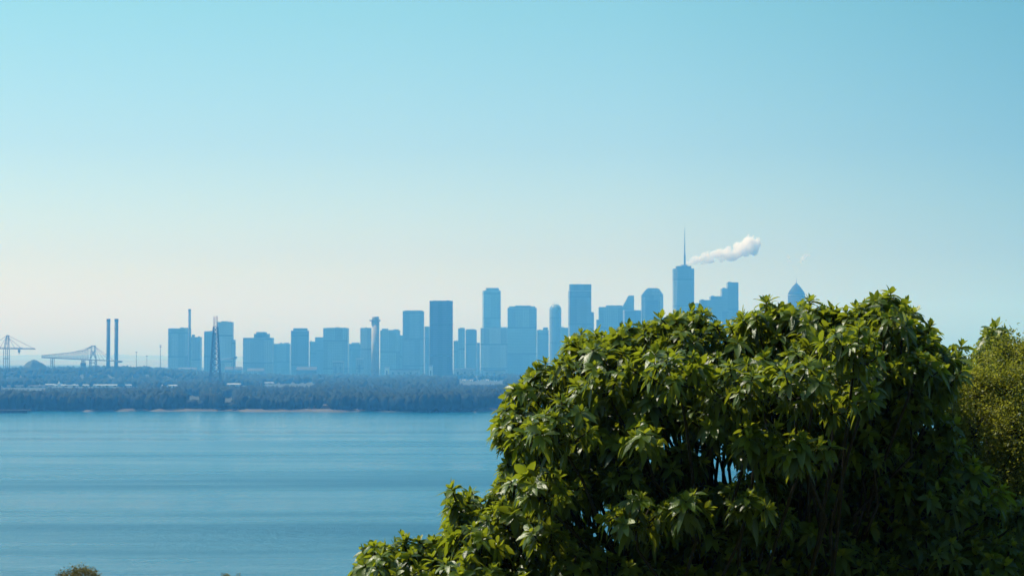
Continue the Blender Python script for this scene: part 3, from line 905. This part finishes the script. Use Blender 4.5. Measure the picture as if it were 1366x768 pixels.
Y = 3600
g = ground(xx(110, Y), Y)
t = thing('bridge_crane', 'long dock bridge crane with a trussed boom and humped tower, left of the twin chimneys', 'crane', (xx(110, Y), Y, g))
bot = lambda p: 476.5 + (p - 56) * 5.2 / 107
def topy(p): return float(np.interp(p, [56, 70, 90, 110, 119, 124], [473.8, 472.5, 470.5, 467.5, 464.5, 461]))
m_ = MB()
for dy in (-4, 4):
    m_.bar(P(56, bot(56), Y, dy), P(163, bot(163), Y, dy), 1.8)
    pr = None
    k = 0
    p = 56
    while p < 119:
        q = p + 3.2
        m_.bar(P(p, topy(p), Y, dy), P(q, topy(q), Y, dy), .9)
        m_.bar(P(p, bot(p), Y, dy), P(p, topy(p), Y, dy), .5)
        m_.bar(P(p, bot(p), Y, dy), P(q, topy(q), Y, dy), .45)
        p = q
m_.build('truss_boom', M['steel'], t)
m_ = MB()
for dy in (-4, 4):
    for a, b in (((122.6, 461.5), (120.3, 481)), ((125.6, 461.5), (128.3, 481)), ((122, 467), (128, 478)), ((126.6, 467), (120.5, 478)), ((119, 464.5), (123, 461.3))):
        m_.bar(P(*a, Y, dy), P(*b, Y, dy), 1.0)
    m_.bar(P(122, 461.2, Y, dy), P(127, 461.2, Y, dy), 1.6)
m_.build('tower_frame', M['steel'], t)
m_ = MB()
for b in (133.5, 139.5, 146, 153):
    m_.bar(P(126.5, 461.6, Y, -2), P(b, bot(b), Y, -2), .6)
for b in (112, 100):
    m_.bar(P(122.5, 461.6, Y, -2), P(b, topy(b), Y, -2), .6)
m_.build('stay_cables', M['steel'], t)
for dy in (-6, 6):
    for px, w in ((68.7, 1.2), (71.3, 1.2), (110, 1.6), (112.2, 1.6), (120.6, 1.8), (127.8, 1.8)):
        a = P(px, bot(px), Y, dy)
        MB().bar((a[0], a[1], g - 1), a, w).build('leg', M['steel'], t)
m_ = MB()
for px in (68.7, 110, 120.6):
    q = {68.7: 71.3, 110: 112.2, 120.6: 127.8}[px]
    m_.bar(P(px, 484, Y, -6), P(q, 484, Y, -6), .9); m_.bar(P(px, 480, Y, -6), P(q, 484, Y, -6), .6)
m_.build('leg_bracing', M['steel'], t)
a = P(111, 486, Y)
MB().box(a[0] - 4, a[0] + 4, Y - 5, Y + 5, a[2] - 3, a[2] + 3).build('machine_house', M['conc_dark'], t)
m_ = MB(); a = P(160, bot(160) + .8, Y)
m_.box(a[0] - 4, a[0] + 3, Y - 4.5, Y + 4.5, a[2] - 1.5, a[2] + 1.6); m_.build('counterweight', M['conc_dark'], t)

# a lower slewing crane at the skyline foot
Y = 4300
g = CITY_Z
t = thing('jib_crane', 'small dark dock crane with a level jib, right of the lattice mast', 'crane', (xx(312, Y), Y, g))
MB().bar((xx(312, Y), Y, g - 1), P(312, 477, Y), 3.0, 6, 1.8).build('tower_leg', M['steel'], t)
MB().bar(P(293, 479.5, Y), P(315, 477.5, Y), 1.6).build('jib', M['steel'], t)
a = P(314, 477, Y); MB().box(a[0] - 3, a[0] + 3, Y - 3, Y + 3, a[2] - 2.5, a[2] + 3).build('cab', M['steel'], t)

# dark jetty at the left edge
Y = 1655
x0, x1 = xx(-70, Y), xx(41.5, Y)
t = thing('jetty', 'low dark jetty sticking out into the water at the left edge of the far shore', 'jetty', (x1 - 12, Y, 0))
m_ = MB()
m_.add([(x0, Y - 5, 1.6), (x1 - 1.5, Y - 5, 1.6), (x1, Y - 2, 1.3), (x1, Y + 3, 1.3), (x1 - 2, Y + 6, 1.6), (x0, Y + 6, 1.6),
        (x0, Y - 5, 2.5), (x1 - 1.5, Y - 5, 2.5), (x1, Y - 2, 2.2), (x1, Y + 3, 2.2), (x1 - 2, Y + 6, 2.5), (x0, Y + 6, 2.5)],
       [(5, 4, 3, 2, 1, 0), (6, 7, 8, 9, 10, 11)] + [(i, (i + 1) % 6, (i + 1) % 6 + 6, i + 6) for i in range(6)])
m_.build('deck', M['wood_pile'], t)
x = x0 + 2
while x < x1 - 1:
    MB().bar((x, Y - 4, -1), (x, Y - 4, 1.6), .8, 8).build('pile', M['wood_pile'], t)
    x += 3.2
m_ = MB()
m_.box(x0, x1 - 3, Y + 1, Y + 2, -.5, 1.59); m_.build('fender_wall', M['wood_pile'], t)

# ------------------------------------------------------------------ smoke
def plume(name, label, puffs, Y, dens, vox):
    Vs, Fs, off = [], [], 0
    V0, F0 = ico(3)
    for px, py, r, dy in puffs:
        c = np.array(at(px, py, Y + dy)); s = r * Y / F
        v = V0.copy()
        d = np.ones(len(v))
        for _ in range(6):
            w = rng.normal(size=3) * rng.uniform(2, 7); d += rng.uniform(.02, .09) * np.sin(v @ w + rng.uniform(0, 6))
        Vs.append(v * d[:, None] * s + c); Fs.append(F0 + off); off += len(v)
    base = at(puffs[0][0], puffs[0][1], Y)
    tmp = np_mesh('tmp', np.concatenate(Vs), np.concatenate(Fs), M['white'], loc=tuple(base))
    md = tmp.modifiers.new('r', 'REMESH'); md.mode = 'VOXEL'; md.voxel_size = vox
    dg = bpy.context.evaluated_depsgraph_get()
    me = bpy.data.meshes.new_from_object(tmp.evaluated_get(dg))
    bpy.data.objects.remove(tmp)
    me.materials.clear()
    m, n, l, out = mat_new('smoke')
    pv = n.new('ShaderNodeVolumePrincipled')
    pv.inputs['Color'].default_value = (1.0, .975, .95, 1); pv.inputs['Density'].default_value = dens
    pv.inputs['Density Attribute'].default_value = ''
    pv.inputs['Anisotropy'].default_value = 0.0
    l.new(pv.outputs[0], out.inputs['Volume'])
    me.materials.append(m)
    me.name = name
    o = bpy.data.objects.new(name, me); o.location = base; col.objects.link(o)
    return tag(o, label, 'smoke', kind='stuff')
pf = []
r_ = random.Random(4)
for k in range(90):
    u = (k / 89) ** .85
    px = 913.5 + 98 * u
    cyp = float(np.interp(u, [0, .25, .5, .7, .85, 1], [351.0, 344, 340, 335, 329, 326]))
    hw_ = float(np.interp(u, [0, .2, .45, .7, .9, 1], [2.6, 6.5, 8.5, 10, 12.5, 10]))
    rr = hw_ * r_.uniform(.26, .58) + .4
    pf.append((px, cyp + r_.uniform(-1, 1) * hw_ * .72, rr, r_.uniform(-1, 1) * hw_ * 1.4))
for k in range(46):      # frayed edge
    u = r_.uniform(.08, 1.05)
    px = 913.5 + 98 * u
    cyp = float(np.interp(u, [0, .25, .5, .7, .85, 1.1], [351.0, 344, 340, 335, 329, 324])); hw_ = float(np.interp(u, [0, .2, .45, .7, .9, 1.1], [1.4, 6.5, 9.0, 11, 13.5, 9]))
    sg = r_.choice((-1, 1))
    pf.append((px, cyp + sg * hw_ * r_.uniform(.75, 1.15), r_.uniform(.6, 2.2), r_.uniform(-8, 8)))
pf += [(914.5 + 2.2 * q, 351.6 - .5 * q, 1.8 + .35 * q, 0) for q in range(7)]
plume('smoke_plume', 'bright white smoke plume drifting right from the roof of the tallest tower', pf, 5085, .10, 1.3)
pf = [(1052, 343, 2.6, 0), (1053, 348, 2.2, 2), (1051, 340, 1.4, 0), (1068, 349, 2.4, 0), (1071, 345, 4.0, 4), (1075, 341, 3.6, 0), (1079, 340, 2.2, 0), (1070, 352, 2.0, 0)]
plume('smoke_wisp', 'faint thin wisp of smoke hanging above the bullet-shaped tower', pf, 4990, .05, 1.2)

# ------------------------------------------------------------------ leaves
def leaves(Pb, D, N, L, W, K, fold=.25):
    """Pb base (n,3), D direction, N upper side, L length, W width, K droop -> verts, tris (14 per leaf)"""
    n = len(Pb)
    D = D / np.linalg.norm(D, axis=1, keepdims=True)
    N = N - (N * D).sum(1, keepdims=True) * D
    nn = np.linalg.norm(N, axis=1, keepdims=True); nn[nn < 1e-5] = 1; N = N / nn
    S = np.cross(D, N)
    T = [0, .22, .5, .78, 1.0]
    Wd = [.10, .78, 1.0, .68, 0.0]
    rows = []
    G = np.array([0, 0, -1.0])
    for t, w in zip(T, Wd):
        c = Pb + D * (L * (t - .18 * K * t * t))[:, None] + G * (K * L * t * t)[:, None]
        e = (W * w * .5)[:, None]
        up = N * (W * w * .5 * fold)[:, None]
        if t < 1: rows += [c - S * e + up, c, c + S * e + up]
        else: rows += [c]
    V = np.stack(rows, 1).reshape(-1, 3)          # 13 per leaf
    base = []
    for r in range(3):
        a = r * 3
        for q in (0, 1):
            base += [(a + q, a + q + 1, a + q + 4), (a + q, a + q + 4, a + q + 3)]
    base += [(9, 10, 12), (10, 11, 12)]
    base = np.array(base)
    Fc = (base[None] + (np.arange(n) * 13)[:, None, None]).reshape(-1, 3)
    return V, Fc

GOLD = 2.39996
def rosette(p, ax, size, rg, n_in=5, n_out=9, n_old=4, young=.8):
    """leaf list: base, dir, normal, L, W, K, tint"""
    ax = ax / np.linalg.norm(ax)
    u = np.cross(ax, [0.3, .1, 1.0]); u /= np.linalg.norm(u); v = np.cross(ax, u)
    out = []
    ph = rg.uniform(0, 6.28)
    tot = n_in + n_out + n_old
    for i in range(tot):
        a = ph + GOLD * i + rg.normal(scale=.15)
        rad = u * math.cos(a) + v * math.sin(a)
        if i < n_in:
            th = R(rg.uniform(18, 50)); L = size * rg.uniform(.45, .75); K = rg.uniform(.0, .15); tv = rg.uniform(.6, 1.0) * young + .1; off = 0
        elif i < n_in + n_out:
            th = R(rg.uniform(55, 88)); L = size * rg.uniform(.8, 1.15); K = rg.uniform(.15, .65); tv = rg.uniform(.35, .75) * young + .05; off = rg.uniform(.0, .05)
        else:
            th = R(rg.uniform(80, 115)); L = size * rg.uniform(.7, 1.1); K = rg.uniform(.4, 1.0); tv = rg.uniform(.1, .45); off = rg.uniform(.04, .16)
        d = ax * math.cos(th) + rad * math.sin(th)
        nrm = ax * math.sin(th) - rad * math.cos(th)
        nrm = nrm + rg.normal(scale=.25, size=3)
        out.append((p - ax * off, d, nrm, L, L * rg.uniform(.34, .48), K, tv))
    return out

def broadleaf_tree(name, label, base, lobes, size, seed, fork_h, spread, dens=1.0, extra_shoots=(), filler=130, trunk_r=.13, minz=-.22, gap=.18):
    """lobes: (centre Vector, radius). Each lobe = clump of leafy shoots on its own limb"""
    rg = np.random.default_rng(seed)
    t = thing(name, label, 'tree', base)
    C = np.array([tuple(l[0]) for l in lobes]); Rr = np.array([l[1] for l in lobes])
    L_, wood_, twigs = [], MB(), MB()
    base = Vector(base)
    fork = base + Vector((0, 0, fork_h))
    # limbs: trunk -> main limbs -> lobe centres
    nm = 7
    order = sorted(range(len(lobes)), key=lambda i: math.atan2(C[i][1] - base.y, C[i][0] - base.x) + .35 * C[i][2])
    wood_.tube([base - Vector((0, 0, .3)), base + Vector((.04, .02, fork_h * .5)), fork], [trunk_r * 1.25, trunk_r, trunk_r * .95], 12)
    groups = np.array_split(np.array(order), nm)
    for gidx in groups:
        if len(gidx) == 0: continue
        m = Vector(C[gidx].mean(0)); mid = fork.lerp(m, .55) - Vector((0, 0, .25))
        J = lambda s_: Vector(rg.normal(scale=s_, size=3)) * spread
        wood_.tube([fork - Vector((0, 0, .1)), fork.lerp(mid, .25) + J(.07), fork.lerp(mid, .5) + J(.10), fork.lerp(mid, .78) + J(.08), mid], [trunk_r * .62, trunk_r * .5, trunk_r * .42, trunk_r * .36, trunk_r * .3], 9)
        for i in gidx:
            c = Vector(C[i]); e_ = c - Vector((0, 0, Rr[i] * .3))
            wood_.tube([mid - Vector((0, 0, .02)), mid.lerp(e_, .3) + J(.10), mid.lerp(e_, .6) + J(.12) - Vector((0, 0, .06)), mid.lerp(e_, .85) + J(.05), e_], [trunk_r * .24, trunk_r * .18, trunk_r * .14, trunk_r * .11, trunk_r * .08], 7)
    for i in range(len(lobes)):
        c, r = C[i], Rr[i]
        n = max(5, int(dens * 4 * math.pi * r * r / (gap ** 2) * .5))
        ph = rg.uniform(0, 6.28)
        hub = Vector(c) - Vector((0, 0, r * .3))
        for k in range(n):
            z = 1 - 2 * (k + .5) / n
            a = ph + GOLD * k
            q = math.sqrt(1 - z * z)
            d = np.array([q * math.cos(a), q * math.sin(a), z]) + rg.normal(scale=.12, size=3)
            d /= np.linalg.norm(d)
            if d[2] < minz: continue
            p = c + d * r * rg.uniform(.68, 1.12) * np.array([1.06, 1.06, .82])
            dd = np.linalg.norm((C - p), axis=1) / Rr
            dd[i] = 9
            if dd.min() < .55: continue
            ax = d * .8 + np.array([0, 0, .5]) + rg.normal(scale=.28, size=3)
            L_ += rosette(p, ax, size * rg.uniform(.7, 1.25), rg)
            mid = hub.lerp(Vector(p), .55) - Vector((0, 0, .05))
            twigs.tube([hub, mid, Vector(p)], [.014, .009, .006], 5)
        # older leaves on the twigs inside the clump, tinted dark to deepen its shade
        for k in range(int(filler * (r / .42) ** 2)):
            d = rg.normal(size=3); d /= np.linalg.norm(d)
            p = c + d * r * rg.uniform(.25, .85)
            dr = rg.normal(size=3) * np.array([1, 1, .6]); dr[2] -= .2
            L_.append((p, dr, rg.normal(scale=.5, size=3) + np.array([0, 0, 1.0]), size * rg.uniform(.7, 1.1), size * rg.uniform(.24, .36), rg.uniform(.1, .8), rg.uniform(0, .4)))
    for (p, ax, sz) in extra_shoots:
        p = np.array(tuple(p)); ax = np.array(ax, float)
        L_ += rosette(p, ax, sz, rg, 5, 9, 8, .8)
        j = np.argmin(np.linalg.norm(C - p, axis=1))
        twigs.tube([Vector(C[j]), Vector(C[j]).lerp(Vector(p), .6) - Vector((0, 0, .04)), Vector(p)], [.018, .012, .007], 6)
    A = [np.array([l[i] for l in L_]) for i in range(7)]
    V, Fc = leaves(*A[:6])
    wood_.build('trunk', M['bark'], t, True)
    twigs.build('branches', M['bark'], t, True)
    np_mesh('crown', V, Fc, M['leaf'], t, tintv=np.repeat(A[6], 14), smooth=True)
    return t, len(L_)

PXM = 20.0 / F
OUT = [  # rim of the crown as seen, drawn out at lower right to darken that corner
(478, 775), (484, 742), (497, 728), (545, 722), (582, 722), (604, 700), (598, 655), (640, 668), (672, 640), (676, 606), (660, 575), (672, 540), (692, 510),
       (716, 492), (738, 488), (762, 456), (792, 446), (832, 440), (860, 428), (892, 428), (916, 414), (944, 424), (978, 438), (1006, 410), (1034, 406),
       (1064, 414), (1088, 404), (1112, 420), (1145, 422), (1172, 398), (1200, 402), (1226, 424), (1240, 448), (1262, 470), (1284, 480), (1276, 502), (1262, 540), (1270, 585), (1306, 620), (1345, 668), (1400, 700), (1430, 790), (478, 790)]
def inside(x, y, poly):
    c = False; j = len(poly) - 1
    for i in range(len(poly)):
        xi, yi = poly[i]; xj, yj = poly[j]
        if (yi > y) != (yj > y) and x < (xj - xi) * (y - yi) / (yj - yi) + xi: c = not c
        j = i
    return c
def edge_dist(x, y, poly, skip_low=True):
    best = 1e9
    for i in range(len(poly)):
        (x0, y0), (x1, y1) = poly[i], poly[(i + 1) % len(poly)]
        if y0 > 765 and y1 > 765: continue
        dx, dy = x1 - x0, y1 - y0
        tt = max(0, min(1, ((x - x0) * dx + (y - y0) * dy) / (dx * dx + dy * dy)))
        best = min(best, math.hypot(x - x0 - tt * dx, y - y0 - tt * dy))
    return best
GAPS = [(963, 622, 16), (803, 704, 18), (888, 588, 11), (1030, 735, 9)]
rg = np.random.default_rng(21)
lobes, pts = [], []
for x, y, Yc, r in ((860, 590, 18.5, 30), (848, 690, 18.3, 40), (918, 680, 18.2, 30), (1008, 590, 18.1, 36), (1072, 606, 18.0, 40), (1060, 520, 17.9, 42), (1112, 545, 18.0, 26),
                    (1152, 532, 18.3, 26), (1140, 470, 18.1, 40), (985, 520, 18.0, 44), (995, 675, 18.4, 26), (745, 575, 18.4, 44), (905, 500, 18.1, 42), (720, 655, 18.5, 40), (640, 730, 18.9, 36)):
    p = at(x, y, Yc); pts.append((p, r * Yc / F))
tries = 0
while tries < 24000:
    tries += 1
    x, y = rg.uniform(480, 1430), rg.uniform(400, 900)
    if y > 770:
        if not (560 < x < 1420): continue
        e = min(120, x - 500)
    else:
        if not inside(x, y, OUT): continue
        e = edge_dist(x, y, OUT)
    r = float(np.clip(e * .98, 15, 34)) * rg.uniform(.85, 1.05)
    if e < r * .5 and y <= 770: continue
    r = min(r, e + 5)
    # bulge towards the camera away from the rim
    bulge = 1.9 * (1 - math.exp(-e / 85.0))
    under = sst((y - 500) / 90.0) * sst((x - 700) / 110.0)      # the crown overhangs: it draws back lower down
    bulge *= 1 - (.5 + .42 * sst((x - 1020) / 80.0)) * under
    side = 1 if rg.uniform() < .68 else -1
    Yc = 20 - side * bulge * rg.uniform(.25, 1.15)
    if side < 0: Yc = 20 + bulge * rg.uniform(.3, 1.1)
    if any(math.hypot(x - gx, y - gy) < gr + r * (.7 if side > 0 else .95) for gx, gy, gr in GAPS if gr): continue
    p = at(x, y, Yc)
    rad = r * Yc / F
    if any((p - q[0]).length < .86 * (rad + q[1]) for q in pts): continue
    pts.append((p, rad))
core = []
for k in range(2500):
    x, y = rg.uniform(560, 1420), rg.uniform(430, 900)
    if y <= 770 and (not inside(x, y, OUT) or edge_dist(x, y, OUT) < 55): continue
    r = rg.uniform(42, 54); Yc = 20 + rg.uniform(-.4, 1.1)
    if any(math.hypot(x - gx, y - gy) < gr + r * 1.0 for gx, gy, gr in GAPS if gr): continue
    p = at(x, y, Yc); rad = r * Yc / F
    if any((p - q[0]).length < .66 * (rad + q[1]) for q in core) or any((p - q[0]).length < .42 * (rad + q[1]) for q in pts): continue
    core.append((p, rad))
print('CORE', len(core))
lobes = pts + core
S = lambda px, py, Y, ax, sz: (at(px, py, Y), ax, sz)
shoots = [S(1176, 398, 20.0, (-.1, 0, 1), .19), S(1188, 392, 20.1, (.3, 0, 1), .18), S(1022, 404, 20, (0, -.2, 1), .19), S(1080, 402, 20, (.2, 0, 1), .19),
          S(603, 652, 19.6, (-.4, -.1, 1), .18), S(626, 668, 19.8, (-.1, -.1, 1), .18), S(668, 570, 19.8, (-.7, -.2, .6), .18),
          S(500, 729, 19.7, (-.3, -.2, 1), .16), S(542, 722, 19.6, (0, -.1, 1), .17), S(575, 724, 19.8, (.1, -.1, 1), .17),
          S(1282, 462, 20.4, (.3, 0, 1), .19), S(1266, 470, 20.4, (0, -.2, 1), .18), S(716, 493, 19.9, (-.2, 0, 1), .18), S(796, 447, 20, (0, -.1, 1), .19),
          S(882, 426, 19.9, (-.1, -.1, 1), .19), S(922, 416, 20, (.1, 0, 1), .19), S(1142, 412, 19.9, (0, -.1, 1), .18), S(1110, 414, 19.9, (0, -.1, 1), .17),
          S(1240, 436, 20.1, (.4, 0, 1), .19), S(840, 438, 19.9, (-.1, -.2, 1), .18), S(768, 455, 19.9, (-.4, -.1, 1), .18),
          S(1007, 578, 18.0, (0, -.5, 1), .18), S(915, 668, 17.9, (-.1, -.5, 1), .18), S(1068, 592, 17.8, (.1, -.5, 1), .20), S(860, 578, 18.1, (0, -.5, 1), .18)]
# leafy shoots standing out all along the rim of the crown
k = 0
for (x0, y0), (x1, y1) in zip(OUT[1:], OUT[2:]):
    if y1 > 700 and x1 > 900: break
    L = math.hypot(x1 - x0, y1 - y0); nx_, ny_ = (y1 - y0) / L, -(x1 - x0) / L
    m_n = max(1, int(L / 24))
    for q in range(m_n):
        u = (q + rg.uniform(.2, .8)) / m_n; o_ = rg.uniform(-8, 7)
        shoots.append(S(x0 + (x1 - x0) * u + nx_ * o_, y0 + (y1 - y0) * u + ny_ * o_, 20 + rg.uniform(-.5, .5), (nx_ * .7 + rg.normal() * .2, rg.normal() * .25, .75 - ny_ * .4), rg.uniform(.13, .18)))
for x, Yb in ((1185, 21.3), (1215, 21.8), (1200, 22.3)):  # hidden rear clumps, added to cast shade low on the olive-green tree
    for y in (470, 535, 600, 665, 730):
        p = at(x + rg.uniform(-12, 8), y, Yb); lobes.append((p, 44 * Yb / F))
for x, y, Yb in ((1020, 470, 21.5), (1100, 460, 21.6), (900, 490, 21.3)):
    lobes.append((at(x, y, Yb), .38))
bx_, by_ = xx(985, 20), 20.9
tr, nl = broadleaf_tree('broadleaf_tree', 'large broad-leaved tree filling the lower right, sunlit rosettes of glossy drooping leaves', (bx_, by_, hill_z(bx_, by_)), lobes, .152, 3, 2.2, 1, 1.0, shoots, filler=210)
print('LOBES', len(lobes), 'LEAVES', nl)

# the same kind of tree standing behind on the right: a shoot shows above the olive shrub
lob = []
for px, py, Y, r in ((1326, 456, 24.8, .16), (1288, 500, 24, .24), (1308, 508, 23.8, .24), (1322, 470, 25.2, .2), (1335, 490, 25.5, .3), (1345, 545, 25.6, .42), (1300, 560, 25.8, .42), (1375, 520, 25.8, .4), (1400, 590, 26, .5), (1330, 620, 26, .5), (1270, 620, 26, .45), (1360, 680, 26, .5), (1290, 690, 26, .5)):
    lob.append((at(px, py, Y), r))
sh = [S(1328, 438, 24.6, (0, -.1, 1), .25), S(1320, 448, 24.5, (-.4, -.2, .8), .22), S(1338, 446, 24.6, (.4, -.2, .7), .22), S(1323, 462, 24.4, (-.2, -.4, .5), .22), S(1289, 486, 23.6, (-.1, -.2, 1), .18), S(1302, 494, 23.4, (.2, -.3, 1), .18), S(1276, 500, 23.4, (-.2, -.3, 1), .18)]
b = at(1335, 478, 26)
broadleaf_tree('broadleaf_tree', 'smaller broad-leaved tree at the right edge, one drooping shoot poking above the olive-green shrub', (b.x, 26, hill_z(b.x, 26)), lob, .2, 8, 2.6, 1, .8, sh, filler=90, trunk_r=.1)

# ------------------------------------------------------------------ small-leaved trees
def fine_tree(name, label, base, lobes, leaf, per, mat, seed, trunk_r=.12, cat='tree', flat=.85):
    rg = np.random.default_rng(seed)
    t = thing(name, label, cat, base)
    base = Vector(base)
    w = MB()
    C = [Vector(l[0]) for l in lobes]
    mean = sum(C, Vector()) / len(C)
    top = Vector((base.x, base.y, base.z + (min(c.z for c in C) - base.z) * .55 + .2))
    w.tube([base - Vector((0, 0, .3)), base.lerp(top, .5) + Vector((.05, .03, 0)), top], [trunk_r * 1.2, trunk_r, trunk_r * .85], 10)
    Pn, Dn, Nn, Ln, Tn = [], [], [], [], []
    for (c, r) in lobes:
        c = Vector(c)
        q = top.lerp(c, .5) + Vector(rg.normal(scale=.1 * r, size=3))
        w.tube([top - Vector((0, 0, .05)), q, c], [trunk_r * .55, trunk_r * .35, trunk_r * .1], 7)
        n_sp = max(12, int(70 * (r / .5) ** 2))
        for k in range(n_sp):
            d = rg.normal(size=3); d /= np.linalg.norm(d)
            if d[2] < -.6: d[2] *= -1
            tip = np.array(c) + d * r * rg.uniform(.72, 1.15) * np.array([1, 1, flat])
            root = np.array(c) + d * r * .25
            if k % 3 == 0: w.tube([c, Vector(root), Vector(tip)], [.012, .008, .003], 4)
            m = int(per / n_sp * r * r / .25) + 3
            u = rg.uniform(.3, 1, size=m) ** .6
            spread = (.05 + .16 * r)
            pos = root + (tip - root) * u[:, None] + rg.normal(scale=spread * .6, size=(m, 3)) * (.4 + .6 * u[:, None])
            dr = d + rg.normal(scale=.9, size=(m, 3))
            Pn.append(pos); Dn.append(dr); Nn.append(rg.normal(scale=.7, size=(m, 3)) + np.array([0, 0, 1.0]))
            Ln.append(leaf * rg.uniform(.6, 1.3, size=m))
            Tn.append(np.clip(rg.uniform(.1, .7) + rg.normal(scale=.2, size=m), 0, 1))
    Pn, Dn, Nn, Ln, Tn = (np.concatenate(a) for a in (Pn, Dn, Nn, Ln, Tn))
    Dn /= np.linalg.norm(Dn, axis=1, keepdims=True)
    S_ = np.cross(Dn, Nn); S_ /= np.linalg.norm(S_, axis=1, keepdims=True) + 1e-9
    L = Ln[:, None]
    V = np.stack([Pn, Pn + Dn * L * .5 + S_ * L * .24, Pn + Dn * L, Pn + Dn * L * .5 - S_ * L * .24], 1).reshape(-1, 3)
    Fc = np.arange(len(Pn) * 4).reshape(-1, 4)
    w.build('trunk', M['bark'], t, True)
    np_mesh('crown', V, Fc, M[mat], t, tintv=Tn)
    return t

lob = []
for px, py, Y, r in ((1282, 512, 22.6, .28), (1262, 540, 22.2, .34), (1300, 528, 22.2, .38), (1310, 492, 22.8, .22), (1350, 478, 22.6, .32), (1378, 495, 22.5, .42),
                     (1345, 530, 22.0, .42), (1300, 580, 21.8, .42), (1356, 580, 21.7, .46), (1258, 590, 21.9, .36), (1330, 640, 21.7, .48), (1385, 640, 21.8, .5),
                     (1275, 650, 21.8, .44), (1235, 640, 22, .4), (1340, 705, 21.7, .5), (1395, 560, 22.2, .5), (1290, 730, 21.8, .5), (1380, 750, 21.8, .5), (1240, 720, 22, .46), (1420, 600, 22.5, .6), (1430, 700, 22.5, .6), (1250, 800, 22, .5), (1330, 800, 22, .5), (1230, 700, 23, .5), (1280, 760, 23, .6), (1350, 740, 23.2, .6), (1240, 780, 22.5, .5), (1300, 690, 23.2, .5)):
    lob.append((at(px, py, Y), r))
b = at(1350, 478, 22.4)
fine_tree('olive_green_tree', 'olive-green small-leaved tree at the right edge, sunlit above and dark below', (b.x, 22.5, hill_z(b.x, 22.5)), lob, .042, 4600, 'leaf_fine', 31)

Y = 60
lob = [(at(108, 773, Y), .46), (at(90, 776, Y + .4), .36), (at(123, 775, Y + .2), .28), (at(100, 800, Y), .8), (at(70, 815, Y + .5), .8), (at(135, 818, Y - .3), .8), (at(100, 850, Y - .2), 1.0)]
b = at(102, 478, Y)
fine_tree('small_tree', 'brownish-green treetop just poking over the bottom edge at the left', (b.x, Y, hill_z(b.x, Y)), lob, .07, 1500, 'leaf_grey', 32, .14)
Y = 64
lob = [(at(301, 776, Y), .26), (at(320, 777, Y), .2), (at(306, 800, Y), .65), (at(335, 815, Y + .4), .7), (at(275, 820, Y - .3), .7), (at(306, 845, Y), .9)]
b = at(306, 478, Y)
fine_tree('small_tree', 'barely visible dark treetop tuft at the bottom edge, right of the brownish one', (b.x, Y, hill_z(b.x, Y)), lob, .07, 1500, 'leaf_grey', 33, .12)

# ------------------------------------------------------------------ haze
m, n, l, out = mat_new('haze')
pv = n.new('ShaderNodeVolumePrincipled')
pv.inputs['Color'].default_value = HAZE_COL
pv.inputs['Absorption Color'].default_value = (1, 1, 1, 1)
pv.inputs['Density'].default_value = HAZE_DENS
pv.inputs['Density Attribute'].default_value = ''
pv.inputs['Anisotropy'].default_value = 0.1
l.new(pv.outputs[0], out.inputs['Volume'])
o = MB().box(-15000, 15000, -2000, 13800, -4.5, HAZE_TOP).build('haze', m)
tag(o, kind='stuff')
